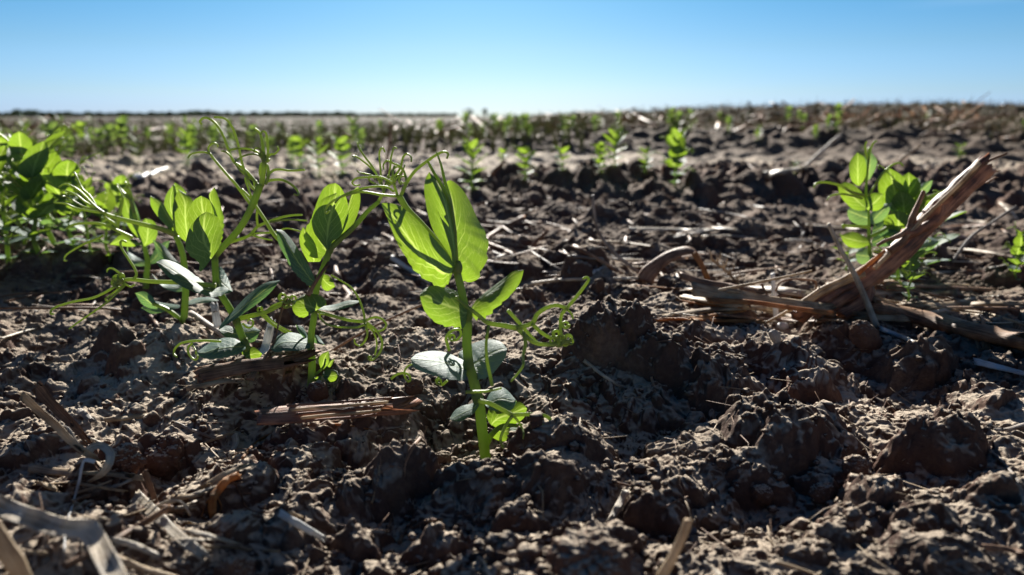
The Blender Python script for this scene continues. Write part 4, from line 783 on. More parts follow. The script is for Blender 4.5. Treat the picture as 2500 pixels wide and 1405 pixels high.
# foreground, left
piece('bent_straw_blade', 'wide bent straw blade, blurred, entering at the lower left edge and folding down', S, [(-40, 1222, -.015), (60, 1262, -.012), (150, 1292, -.01), (212, 1298, -.01), (238, 1325, -.01), (262, 1370, -.02), (300, 1440, -.025)], 50, T_PALE, 'stand', .18, base=.175, curl=.4, w1=52)
piece('yellow_straw', 'thick yellowish straw end, strongly blurred in the bottom left corner', S, [(-60, 1230), (-10, 1310), (40, 1380), (70, 1450)], 50, T_TAN, 'stand', .5, base=.135)
piece('brown_stick', 'brown stick crossing under the wide bent straw blade', 'stick', [(155, 1385), (230, 1345), (330, 1290), (412, 1240)], 17, T_BROWN, 'stand', base=.172)
piece('tan_straw', 'tan straw sticking out to the right of the bent blade at the bottom', S, [(270, 1355), (340, 1385), (440, 1415)], 17, T_TAN, 'lie', .5)
piece('split_straw', 'broad fibrous straw lying diagonally beside the brown spike', S, [(328, 1212), (380, 1258), (430, 1305), (490, 1352)], 33, T_PALE, 'lie', .25, w1=22, curl=.25, rag=1.6)
piece('brown_spike', 'upright brown spike above the broad fibrous straw', S, [(352, 1150), (368, 1192), (385, 1240)], 15, T_BROWN, 'stand', .35, rag=2)
piece('curled_fibre', 'thin pale fibre curling off the brown spike', 'fibre', [(385, 1235), (415, 1222), (445, 1228), (464, 1256)], 6, T_PALE, 'stand', base=.185)
piece('flat_tan_straw', 'flat tan straw lying under the looped straw', S, [(70, 1143), (140, 1152), (200, 1155), (270, 1158), (335, 1166)], 22, T_TAN, 'lie', .25, rag=2)
lp = empty('looped_straw', P(205, 1105, .205), 'straw with a split upper end that loops round at its lower end, on the left', S)
piece('long_straw', None, None, [(52, 965, -.002), (90, 1000), (135, 1038), (170, 1075), (212, 1108)], 19, T_TAN, 'stand', .3, base=.205, rag=3, parent=lp, curl=.4)
piece('split_tip', None, None, [(140, 1040), (165, 1048), (185, 1078), (208, 1104)], 9, T_GREY, 'stand', .5, base=.206, parent=lp)
piece('loop', None, None, [(208, 1110, 0), (225, 1094, .003), (248, 1090, .004), (268, 1108, .002), (264, 1135, -.002), (245, 1158, -.003), (222, 1172, -.003)], 22, T_PALE, 'stand', .12, base=.205, twist=1.3, parent=lp, up=(.4, -.8, .3), curl=.3)
piece('hanging_strip', None, None, [(232, 1128), (208, 1124), (200, 1140), (192, 1180), (176, 1235), (160, 1290), (157, 1345)], 11, T_WHITE, 'stand', .3, base=.197, w1=6, parent=lp)
piece('brown_husk', 'brown husk blade standing upright behind the looped straw', 'husk', [(88, 942), (115, 975), (150, 1010), (185, 1045), (200, 1062)], 30, T_BROWN, 'stand', .15, base=.225, w1=16, rag=2.5, curl=.5)
piece('thin_straw', 'short thin straw right of the looped straw', S, [(204, 1064), (232, 1076), (258, 1088)], 7, T_PALE, 'lie')
piece('tan_chip', 'small tan straw chip lying above the thin straw, left side', S, [(255, 1026), (310, 1021), (365, 1014)], 14, T_TAN, 'lie', .4, w1=16)
piece('blue_grey_chip', 'bluish grey chip in the shaded hollow on the left', 'chip', [(190, 1003), (205, 1012), (222, 1028)], 17, T_GREY, 'lie', .4)
piece('folded_straw', 'narrow straw folded sharply at its right end in the shaded slope', S, [(478, 1091), (520, 1074), (568, 1059), (577, 1068)], 7, T_TAN, 'root', w1=9)
piece('folded_straw_end', 'fuzzy pale straw end pointing down below the fold of the narrow straw', S, [(572, 1062), (576, 1080), (568, 1100), (560, 1116)], 18, T_PALE, 'root', .3)
piece('grey_straw', 'thin grey straw lying in the shaded slope above the folded straw', S, [(428, 1033), (475, 1052), (525, 1072)], 9, T_GREY, 'root', w1=7)
rt = empty('peeled_root', P(570, 1165, .2), 'orange-brown peeled root knob with fine rootlets, lower left', 'root')
piece('root_body', None, None, [(585, 1160), (560, 1168), (535, 1195), (520, 1218), (518, 1255)], 22, T_ORANGE, 'lie', parent=rt, w1=20)
piece('rootlet', None, None, [(524, 1215), (505, 1225), (492, 1262)], 5, T_ORANGE, 'lie', parent=rt, w1=3)
piece('rootlet', None, None, [(532, 1215), (540, 1240), (530, 1262)], 5, T_ORANGE, 'lie', parent=rt, w1=3)
piece('rootlet', None, None, [(526, 1132), (548, 1158), (580, 1190), (600, 1235), (625, 1250), (680, 1250)], 6, T_BROWN, 'root', parent=rt, w1=3)
piece('fibre_bundle', 'frayed tan fibres lying below the peeled root knob', 'fibre', [(455, 1275), (480, 1280), (510, 1278)], 10, T_TAN, 'lie', .4)
piece('thin_tan_straw', 'thin tan straw lying horizontally right of the fibrous straw, bottom left', S, [(500, 1336), (560, 1336), (610, 1342), (682, 1346)], 9, T_TAN, 'lie', w1=6)
piece('white_peg', 'short whitish straw peg lying diagonally left of the lower centre', S, [(682, 1252), (715, 1272), (750, 1292), (792, 1318)], 19, T_WHITE, 'lie', .8, w1=17)
piece('straw_chip', 'tiny tan chip touching the upper end of the whitish peg', 'chip', [(703, 1250), (722, 1258), (738, 1263)], 10, T_TAN, 'lie', .4)
# under and around the left plants
bk = empty('bark_strip', P(600, 900, dA-.006), 'dark brown bark strip lying beneath the left pea seedlings', 'bark')
piece('bark_slab', None, None, [(480, 918), (545, 905), (620, 892), (690, 885), (722, 878)], 50, T_BROWN, 'stand', .22, base=dA-.010, w1=38, rag=2, parent=bk)
piece('tan_edge', None, None, [(455, 948), (500, 940), (545, 932), (585, 930)], 15, T_TAN, 'stand', .3, base=dA-.018, parent=bk)  # flat tan strip along the front of the bark
piece('twisted_husk', 'brown twisted husk strand climbing between the two near pea seedlings', 'husk', [(610, 928, -.012), (632, 895, -.010), (655, 862, -.008), (672, 828, -.005), (680, 790, -.003), (690, 752, 0), (702, 735, 0)], 20, T_BROWN, 'stand', .3, base=dA, w1=9, twist=2)
piece('leaning_twig', 'thin pinkish brown twig leaning on the stem of the middle pea seedling', 'twig', [(752, 722), (770, 690), (800, 645)], 13, T_ROOT, 'stand', .6, base=dB-.004, w1=8)
piece('white_straw', 'wide sunlit white straw standing between the two near pea seedlings', S, [(640, 870), (650, 840), (662, 792)], 26, T_WHITE, 'stand', .25, base=dB+.03, w1=22)
piece('white_straw', 'short bluish white straw behind the stem of the left pea seedling', S, [(532, 800), (528, 775), (524, 750)], 20, T_WHITE, 'stand', .3, base=dA+.05)
piece('grey_straw', 'grey straw lying diagonally behind the left pea seedling, pointing down right', S, [(465, 765), (510, 795), (560, 828)], 15, T_GREY, 'lie')
piece('bark_chip', 'small dark bark piece standing at the foot of the middle pea seedling', 'bark', [(712, 878), (708, 900), (702, 925)], 30, T_BROWN, 'stand', .3)
wc = empty('wood_chip', P(800, 1010, .24), 'big reddish brown grooved wood chip lying below the middle pea seedling', 'wood chip')
dW = min(hit(640, 1040), hit(800, 1050), hit(950, 1030))-.003
piece('slab', None, None, [(628, 1018, .001), (700, 1013, 0), (800, 1005, 0), (900, 998, .001), (968, 992, .002)], 58, T_BARK, 'stand', .30, base=dW, w1=56, rag=1.5, parent=wc, up=(0, -.42, .9))
for k, (yo, w_) in enumerate([(-22, 7), (-12, 8), (-2, 6), (8, 8), (17, 6)]):
    piece('splinter', None, None, [(700+k*12, 1013+yo, -.0035), (790, 1007+yo, -.0042), (880, 1000+yo, -.0042), (955-k*9, 994+yo, -.003)], w_, T_TAN if k in (1, 3) else T_BARK, 'stand', base=dW, parent=wc, seed=k)
piece('long_root', 'long thin orange-brown root arching below the wood chip', 'root', [(592, 1118), (618, 1088), (645, 1068), (700, 1046), (760, 1038), (820, 1036), (860, 1041), (908, 1050)], 8, T_ORANGE, 'root', w1=5)
piece('bent_twig', 'thin upright twig left of the wood chip and the brown bark', 'twig', [(275, 728), (320, 755), (370, 775), (390, 810), (412, 840), (438, 900)], 8, T_ROOT, 'root', w1=12)
piece('pale_straw', 'pale straw at the left edge half way down', S, [(0, 828), (40, 815), (82, 803)], 12, T_PALE, 'lie', .5)
# lower centre
rt = empty('forked_root', P(985, 1160, .19), 'long pinkish brown root hanging down the dark slope left of the front stem', 'root')
piece('root_body', None, None, [(1040, 1040), (1028, 1068), (1005, 1095), (988, 1135), (985, 1165), (975, 1215), (958, 1255), (945, 1300)], 10, T_ROOT, 'root', parent=rt, w1=7)
piece('rootlet', None, None, [(950, 1138), (968, 1140), (988, 1148)], 5, T_ROOT, 'root', parent=rt)
piece('thin_straw', 'short vertical yellowish straw left of the long pinkish root', S, [(928, 1135), (921, 1180), (908, 1228)], 7, T_TAN, 'root')
piece('reddish_root', 'reddish root curving along the ground, lower centre', 'root', [(975, 1325), (985, 1305), (1015, 1285), (1045, 1272), (1085, 1270)], 11, T_ROOT, 'root')
piece('pink_twig', 'pinkish twig leaning below the foot of the front pea seedling', 'twig', [(1115, 1186), (1090, 1215), (1058, 1252)], 10, T_ROOT, 'root', w1=6)
piece('white_strand', 'thin whitish strand at the bottom edge, centre', 'fibre', [(1166, 1360), (1180, 1372), (1198, 1410)], 9, T_PALE, 'stand', base=.165)
piece('thin_root', 'thin brown root forking on the lit crust, lower right of centre', 'root', [(1482, 1172), (1540, 1188), (1580, 1202), (1612, 1238), (1650, 1224), (1680, 1212)], 6, T_ROOT, 'root', w1=4)
piece('pale_split_straw', 'pale split straw pointing down left, right of the lower centre', S, [(1530, 1198), (1512, 1232), (1492, 1268)], 20, T_PALE, 'lie', .4, rag=2)
piece('foreground_straw', 'tan straw rising out of focus at the bottom, right of centre', S, [(1682, 1268), (1664, 1315), (1640, 1365), (1605, 1425)], 20, T_TAN, 'stand', .7, base=.150, w1=26)
piece('crossing_straw', 'pale straw lying right of the rising tan straw at the bottom', S, [(1672, 1345), (1715, 1372), (1765, 1408)], 15, T_PALE, 'lie', .5)
piece('yellow_thin_straw', 'thin yellow straw at the bottom edge, right side', S, [(1875, 1368), (1930, 1382), (2000, 1406)], 8, T_TAN, 'lie', w1=6)
piece('small_twig', 'tiny brown twig standing on the crust left of the biggest clod', 'twig', [(1590, 920), (1597, 950), (1603, 988)], 8, T_ROOT, 'root')
piece('blue_grey_straw', 'bluish grey straw lying left of the big clods, tip pointing down right', S, [(1425, 880), (1470, 915), (1520, 948)], 10, T_PALE, 'lie', w1=7)
piece('brown_flake', 'brown flake at the right edge near the bottom', 'bark', [(2400, 1335), (2450, 1340), (2510, 1352)], 16, T_BROWN, 'lie', .3)
piece('grey_fibre_straw', 'grey straw crossing the shadow at the right edge', S, [(2415, 1100), (2450, 1130), (2490, 1180)], 8, T_GREY, 'lie')
piece('tan_flake', 'thin tan straw at the right edge beside the shadow', S, [(2430, 1050), (2465, 1046), (2505, 1035)], 12, T_GREY, 'lie', .4)
# right: the leaning stalk and what lies around it
dS = hit(2010, 775)-.004
sk = empty('broken_stalk', P(2010, 775, dS), 'thick broken brown plant stalk leaning up to the right with a frayed end', 'stalk')
def stalk(pts, w, off0, off1, mat, name='stalk_body', sides=20, seed=0, rough=.0006, parent=sk, flat=None, w1=None, rag=3.5):
    c, dd = pxcurve(pts, dS+off0, dS+off1, n=12); n = len(c); s = np.linspace(0, 1, n); ww = (w+((w1 or w)-w)*s)*.5*dd/FPX
    V, F, T, U = sweep_geo(c, ww, None if flat is None else ww*flat, sides=sides); k = n*sides
    nn = vnoise3(V[:k, 0]*300, V[:k, 1]*300, V[:k, 2]*300, 71)*.6 + vnoise3(U[:k, 0]*14, U[:k, 1]*40, U[:k, 1]*0, 72)
    cen = np.repeat(c, sides, 0); d_ = V[:k]-cen; d_ /= np.linalg.norm(d_, axis=1, keepdims=True); V[:k] += d_*(nn*rough)[:, None]
    rs = np.random.RandomState(seed); t = c[-1]-c[-2]; t /= np.linalg.norm(t); V[k-sides:k] += np.outer(rs.uniform(-1, 1.2, sides)*rag*ww[-1]*.25, t)
    t = c[1]-c[0]; t /= np.linalg.norm(t); V[:sides] += np.outer(rs.uniform(-1, 1, sides)*rag*ww[0]*.25, t)
    V[-1] = c[-3]; return geo_obj(name, (V, F, T, U), mat, parent)
stalk([(1990, 765), (2060, 718), (2140, 662), (2210, 600), (2280, 528), (2340, 468), (2402, 408)], 50, 0, -.012, T_BARK, w1=50, rough=.0009)
stalk([(2325, 478), (2360, 440), (2405, 398), (2458, 374)], 10, -.014, -.016, T_BROWN, 'end_splinter', 6, 1, .0002, w1=4, rag=1)
stalk([(2135, 655), (2200, 590), (2262, 525), (2330, 462), (2392, 398)], 12, -.010, -.019, T_TAN, 'pale_ridge', 8, 2, .0003, w1=8, rag=1)
stalk([(2085, 672), (2120, 645), (2160, 612)], 16, -.012, -.013, T_ORANGE, 'orange_pith', 8, 2, .0003, w1=8, rag=1)
rs_ = random.Random(4)
for k in range(16):
    x0 = 2385+rs_.uniform(0, 36); y0 = 395+(x0-2385)*1.05+rs_.uniform(-6, 10); a = rs_.uniform(-.9, .1); l = rs_.uniform(14, 34)
    stalk([(x0-10, y0+9), (x0+math.cos(a)*l*.5, y0+math.sin(a)*l*.5), (x0+math.cos(a)*l, y0+math.sin(a)*l+rs_.uniform(-3, 3))], rs_.uniform(4, 8), -.012+rs_.uniform(-.004, .005), -.013+rs_.uniform(-.004, .004), T_TAN if k % 2 else T_ROOT, 'frayed_fibre', 5, k, .0001, w1=2, rag=.5)
stalk([(2170, 612), (2205, 585), (2222, 545), (2235, 510), (2254, 466)], 24, -.012, -.013, T_BROWN, 'peeled_splinter', 8, 5, .0008, w1=7, rag=1)
stalk([(2205, 572), (2245, 560), (2290, 530), (2300, 500)], 30, -.012, -.013, T_BARK, 'peeled_bark', 8, 6, .0009, w1=12, rag=1)
stalk([(2140, 598), (2165, 585), (2200, 572), (2228, 548)], 9, -.013, -.013, T_ROOT, 'hanging_fibre', 6, 7, .0006, w1=12, rag=1)
stalk([(1945, 775), (1990, 742), (2050, 702), (2110, 690), (2105, 740), (2050, 770)], 38, -.004, -.004, T_BARK, 'torn_base', 14, 8, .0015, w1=30, rag=2)
stalk([(1870, 788), (1930, 755), (2000, 708), (2060, 680), (2115, 650)], 7, -.010, -.010, T_TAN, 'base_fibre', 6, 9, .0002, w1=10, rag=1)
stalk([(1965, 740), (2010, 712), (2070, 684), (2110, 668)], 16, -.009, -.010, T_TAN, 'base_fibre', 8, 10, .0004, w1=12, rag=1)
stalk([(1995, 770), (1985, 795), (1975, 808)], 6, -.006, -.008, T_ROOT, 'base_fibre', 5, 11, .0002, w1=3, rag=1)
piece('lying_stalk', 'long dark brown stalk lying at the right edge below the leaning one', 'stalk', [(2120, 748), (2200, 766), (2290, 788), (2390, 812), (2520, 838)], 44, T_BROWN, 'lie', .7, w1=60, rag=2, curl=.2)
piece('pale_ridge_straw', 'thin pale fibre running along the top of the lying stalk', 'fibre', [(2150, 733, -.004), (2240, 748, -.004), (2330, 757, -.004), (2420, 768, -.004), (2510, 797, -.004)], 9, T_TAN, 'lie', w1=5)
piece('curled_husk_sheet', 'tan husk sheet peeling off the left end of the lying stalk', 'husk', [(2130, 732), (2180, 752), (2240, 772), (2300, 782)], 24, T_TAN, 'stand', .2, base=dS-.006, w1=8, curl=.6)
piece('white_straw', 'broad bright white straw lying below the brown pebble-like lump, right side', S, [(2150, 803), (2190, 818), (2228, 834)], 16, T_WHITE, 'lie', .6)
piece('white_straw', 'broad bright white straw at the right edge below the lying stalk', S, [(2378, 882), (2430, 895), (2510, 915)], 22, T_WHITE, 'lie', .4)
piece('brown_stub', 'short brown stub leaning against the lying stalk, leftmost of three', 'stub', [(2362, 768), (2375, 805), (2392, 850)], 15, T_ROOT, 'stand', .4, rag=2, base=dS-.03)
piece('brown_stub', 'flat orange-brown stub standing against the lying stalk, middle of three', 'stub', [(2402, 768), (2405, 800), (2408, 845)], 26, T_BROWN, 'stand', .2, rag=3, base=dS-.03)
piece('brown_stub', 'dark brown stub with a thread, rightmost of three at the lying stalk', 'stub', [(2486, 788), (2465, 835), (2448, 880)], 22, T_BROWN, 'stand', .4, rag=2, base=dS-.035, w1=5)
piece('pale_bar', 'short pale straw bar in front of the lying stalk at the right edge', S, [(2458, 842), (2480, 841), (2510, 840)], 11, T_PALE, 'stand', .5, base=dS-.045)
piece('standing_grey_straw', 'grey hollow straw standing in front of the leaning stalk, its foot at the brown lump', S, [(2022, 546), (2050, 605), (2078, 655), (2105, 712), (2140, 798)], 9, T_PALE, 'stand', base=hit(2140, 800)-.002, w1=16)
piece('standing_grey_straw', 'short whitish straw standing upright left of the leaning stalk', S, [(1886, 668), (1890, 720), (1897, 792)], 11, T_WHITE, 'stand', .6, w1=14, rag=2)
piece('dark_thin_twig', 'thin dark twig standing left of the short whitish straw', 'twig', [(1858, 692), (1868, 712), (1882, 738)], 6, T_BROWN, 'stand')
piece('arched_twig', 'dark thin twig arching over the husks left of the leaning stalk', 'twig', [(1893, 712), (1905, 690), (1935, 682), (1975, 684), (1992, 690), (1990, 715)], 5, T_BROWN, 'stand', base=dS-.006)
piece('slanting_straw', 'long thin tan straw slanting up right across the husks', S, [(1700, 721), (1780, 704), (1880, 684), (1980, 662)], 8, T_TAN, 'stand', base=dS-.012, w1=5)
piece('husk_strip', 'broad pale husk strip lying left of the leaning stalk', 'husk', [(1690, 706), (1790, 722), (1900, 738), (2020, 752)], 44, T_TAN, 'stand', .3, base=dS-.012, w1=30)
piece('husk_strip', 'orange-brown husk strip lying on the broad pale one', 'husk', [(1730, 735), (1830, 738), (1930, 752), (2030, 765)], 18, T_ORANGE, 'stand', .3, base=dS-.018)
piece('husk_strip', 'narrow dark husk strip under the slanting straw', 'husk', [(1660, 672), (1720, 690), (1790, 700), (1860, 712)], 22, T_BROWN, 'stand', .3, base=dS-.008)
piece('bent_husk', 'brown husk bent over into a hook, orange on its lit side', 'husk', [(1572, 688), (1590, 660), (1625, 632), (1665, 614), (1690, 614), (1708, 638), (1722, 672)], 42, T_ROOT, 'stand', .28, base=hit(1575, 690)-.004, w1=22, sides=12, twist=.5)
piece('orange_flap', 'orange lit flap hanging from the bent brown husk', 'husk', [(1694, 618), (1710, 642), (1726, 676)], 20, T_ORANGE, 'stand', .25, base=hit(1575, 690)-.008, w1=14)
gh = empty('grain_head', P(1770, 660, hit(1800, 700)), 'dry golden grain head fragment right of the bent brown husk', 'grain head'); dG = hit(1800, 700)
piece('rachis', None, None, [(1735, 632), (1765, 655), (1790, 680), (1810, 700)], 7, T_TAN, 'stand', base=dG, parent=gh)
for k in range(9):
    x = 1738+k*8; y = 634+k*7.4
    piece('spikelet', None, None, [(x, y), (x+6*(1 if k % 2 else -1)+4, y-10), (x+(10 if k % 2 else -9)+4, y-22)], 6, T_TAN, 'stand', base=dG+(.001 if k % 2 else -.001), w1=2, parent=gh)
piece('brown_flat_stick', 'flat dark brown stick lying diagonally left of the bent husk', 'stick', [(1402, 600), (1440, 622), (1480, 645), (1522, 672)], 14, T_BROWN, 'lie', .5)
piece('white_bit', 'small bluish white straw bit beside the flat dark stick', S, [(1444, 666), (1462, 658), (1482, 650)], 13, T_WHITE, 'lie', .6)
piece('long_pale_straw', 'long thin whitish straw lying on top of the clods right of the front pea seedling', S, [(1255, 708), (1300, 693), (1370, 684), (1440, 682), (1555, 680)], 9, T_PALE, 'lie', w1=7)
piece('bent_grey_stem', 'thin grey dry stem rising in a bend left of the bent husk', 'stem', [(1447, 476), (1452, 530), (1465, 575), (1500, 618), (1535, 648), (1568, 672)], 7, T_GREY, 'stand', base=hit(1568, 674), w1=10)
piece('horizontal_straw', 'straight pale straw lying level in the middle distance', S, [(1535, 560), (1600, 561), (1670, 563), (1735, 563)], 14, T_PALE, 'lie', .6)
piece('brown_stub', 'small forked brown stub in the middle distance right of the front leaf', 'stub', [(1296, 612), (1304, 596), (1328, 572)], 12, T_ROOT, 'stand', .5, rag=2)
piece('blurred_straw', 'blurred brown straw slanting right of the front leaf', S, [(1186, 582), (1230, 556), (1278, 530)], 11, T_ROOT, 'lie')
piece('white_straw', 'bluish white straw lying diagonally left of the front pea stem, behind its big leaf', S, [(955, 628), (1000, 658), (1052, 692)], 15, T_WHITE, 'lie', .6)
piece('dry_thin_stem', 'thin dry stem slanting up behind the front pea seedling', 'stem', [(802, 862), (880, 815), (960, 775), (1045, 738)], 7, T_ROOT, 'stand', base=hit(800, 865)+.004, w1=5)
piece('pale_sheath', 'pale flattened sheath lying behind the leaning stalk at the right', 'husk', [(2320, 608), (2380, 612), (2440, 622), (2510, 636)], 26, T_PALE, 'lie', .3, prof='leafy')
piece('long_grey_straw', 'long grey straw slanting up towards the frayed stalk end', S, [(2325, 640), (2370, 580), (2420, 545), (2480, 505)], 8, T_GREY, 'stand', base=hit(2325, 642))
piece('pale_chip', 'pale straw chip lying right of the frayed stalk end', 'chip', [(2445, 497), (2462, 512), (2478, 530)], 16, T_PALE, 'lie', .4)
piece('brown_husk_strip', 'reddish brown husk strip lying behind the leaning stalk', 'husk', [(2300, 560), (2360, 553), (2440, 548)], 20, T_BROWN, 'lie', .3)
piece('brown_dry_leaf', 'crumpled brown dry leaf behind the leaning stalk', 'dry leaf', [(2290, 580), (2340, 575), (2390, 590)], 26, T_ROOT, 'lie', .2, prof='leafy')
piece('field_straw', 'tall pale straw leaning right on the far pale strip', S, [(1962, 412), (2005, 372), (2050, 332)], 11, T_PALE, 'stand', .5)
piece('field_straw', 'pale straw stub leaning right behind the right-hand pea clump', S, [(2180, 408), (2210, 382), (2245, 358)], 8, T_TAN, 'stand', .5)
piece('pale_straw_heap', 'pale crumpled straw lying at the foot of the tall leaning straw', S, [(1870, 428), (1915, 418), (1968, 410)], 26, T_PALE, 'lie', .4)
piece('dark_field_twig', 'dark upright twig breaking the soil in the far field, left of centre', 'twig', [(950, 432), (945, 395), (950, 350), (953, 302)], 10, T_BROWN, 'stand', w1=6)
piece('brown_field_twig', 'brown twig leaning right of the bright central back seedling', 'twig', [(1175, 455), (1205, 420), (1232, 394)], 10, T_BROWN, 'stand')
piece('shiny_straw', 'very bright straw piece in the blurred field at the left, right one of two', S, [(365, 428), (385, 418), (404, 412)], 16, T_WHITE, 'lie', .6)
piece('shiny_straw', 'very bright straw piece in the blurred field at the left, left one of two', S, [(334, 430), (345, 432), (358, 425)], 18, T_WHITE, 'lie', .6)
# loose straw bits of one kind, each its own piece
def bits(n, box, label, group, lpx, wpx, mats, seed, mode='lie', ang=.5):
    r = random.Random(seed)
    for k in range(n):
        x = r.uniform(box[0], box[2]); y = r.uniform(box[1], box[3]); l = r.uniform(*lpx); a = r.uniform(-ang, ang)+(math.pi if r.random() < .5 else 0); b = r.uniform(-.12, .12)*l
        z_ = -.004 if y > 1000 else -.001
        piece('straw_bit', label, 'straw', [(x, y, -.001), (x+math.cos(a)*l*.5, y-math.sin(a)*l*.22+b*.3, z_), (x+math.cos(a)*l, y-math.sin(a)*l*.45, z_*.6)], r.uniform(*wpx), r.choice(mats), mode, .4, group=group, seed=k, rag=2)
bits(9, (1690, 700, 2250, 775), 'wide pale husk piece in the tangle beneath the broken leaning stalk', 'wide husk pieces beneath the leaning stalk', (120, 260), (16, 28), [T_TAN, T_PALE, T_TAN], 13, ang=.3)
bits(26, (1640, 690, 2330, 790), 'thin tan straw in the tangle beneath the broken leaning stalk', 'straw bits beneath the leaning stalk', (90, 260), (5, 15), [T_TAN, T_TAN, T_ROOT, T_PALE, T_ORANGE], 3, ang=.35)
bits(24, (20, 1170, 520, 1400), 'small tan straw bit strewn on the soil in the lower left corner', 'straw bits in the lower left corner', (40, 150), (7, 17), [T_TAN, T_TAN, T_ROOT, T_PALE], 4, ang=.9)
bits(34, (1000, 500, 2450, 660), 'pale straw bit lying in the slightly blurred middle distance', 'straw bits in the middle distance', (40, 170), (5, 13), [T_GREY, T_TAN, T_PALE, T_ROOT], 5, ang=.4)
bits(14, (2150, 640, 2480, 800), 'tan straw bit among the clods behind the lying stalk', 'straw bits behind the lying stalk', (50, 170), (6, 14), [T_GREY, T_TAN, T_PALE], 6, ang=.6)
bits(18, (0, 660, 900, 820), 'small straw bit on the soil behind the near pea seedlings', 'straw bits behind the near seedlings', (25, 90), (5, 10), [T_GREY, T_TAN, T_ROOT], 7, ang=.6)
# lumps that lie loose
def ico(sub):
    import bmesh
    bm = bmesh.new(); bmesh.ops.create_icosphere(bm, subdivisions=sub, radius=1); v = np.array([tuple(x.co) for x in bm.verts]); f = np.array([[a.index for a in q.verts] for q in bm.faces]); bm.free(); return v, f
I5 = ico(6); I1 = ico(2)
def lump(name, label, cat, px, py, w, h, mat, seed, rough=1.0, sink=.35, tilt=0, group=None):
    """py = the foot of the lump in the photo"""
    d = hit(px, py); v, f = I5; v = v.copy(); r = np.random.RandomState(seed); o_ = r.rand(3)*50
    n = 0
    for fq, am in ((1.2, .22), (2.6, .13), (5.5, .08), (11, .05), (22, .028)): n = n + am*rough*vnoise3(v[:, 0]*fq+o_[0], v[:, 1]*fq+o_[1], v[:, 2]*fq+o_[2], seed)
    v = v*(1+n)[:, None]; a = w*d/FPX*.5; b = h*d/FPX*.5/(1-sink*.5)
    v = v*np.array([a, a*.85, b]); c, s = math.cos(tilt), math.sin(tilt); v = np.stack([v[:, 0]*c-v[:, 2]*s, v[:, 1], v[:, 0]*s+v[:, 2]*c], 1)
    p = P(px, py, d); o = mesh_obj(name, v, f, mat); o.location = (p.x, p.y+a*.4, p.z+b*(1-sink)); return tag(o, label, cat, group)
LG = None
lump('brown_lump', 'smooth brown knob-like lump at the foot of the standing grey straw', 'clod', 2116, 856, 60, 78, M_CLOD, 1, .9, .45, .6)
lump('pale_pebble', 'small bluish white pebble at the foot of the short whitish straw', 'pebble', 1912, 806, 28, 18, T_WHITE, 2, .3, .3)
lump('grey_pebble', 'pale grey pointed pebble below the bluish white pebble', 'pebble', 1893, 838, 26, 34, T_GREY, 3, .5, .3, .5)
lump('round_clod', 'round crumbly clod standing free on the lit slope, lower right', 'clod', 2090, 1168, 64, 52, M_SOIL, 4, .8, .2)
lump('reddish_clod', 'small reddish clod left of the cone-shaped clod, lower left', 'clod', 302, 1152, 78, 56, M_CLOD, 5, 1.4, .45)
lump('near_clod', 'blurred brown clod at the bottom edge, lower left of centre', 'clod', 572, 1440, 86, 74, M_CLOD, 6, 1.4, .4)
lump('cone_clod', 'dark cone-shaped clod in the lower left area', 'clod', 402, 1155, 84, 84, M_SOIL, 7, 1.3, .45)
lump('dark_clod', 'dark clod holding up the foot of the middle pea seedling', 'clod', 775, 982, 52, 50, M_CLOD, 8, .7, .3)
lump('dark_clod', 'small brown clod right of the bright loops of the pale-leaved seedling', 'clod', 1010, 962, 46, 36, M_CLOD, 9, .8, .3)
lump('round_clod', 'little round clod left of the foot of the front pea stem', 'clod', 1082, 1135, 40, 34, M_SOIL, 10, .8, .25)
lump('near_clod', 'large blurred clod at the bottom edge right of centre', 'clod', 1460, 1470, 190, 150, M_CLOD, 11, 1.5, .5)
lump('round_clod', 'small round clod beside two others on the slope, left one of the row', 'clod', 1862, 1232, 54, 44, M_SOIL, 12, .8, .3)
lump('round_clod', 'small round clod on the slope, right one of the row', 'clod', 2012, 1228, 58, 48, M_SOIL, 13, .8, .3)
lump('thumb_clod', 'narrow upright clod perched on the top of the big left clod', 'clod', 1465, 716, 22, 34, M_SOIL, 14, .6, .2)

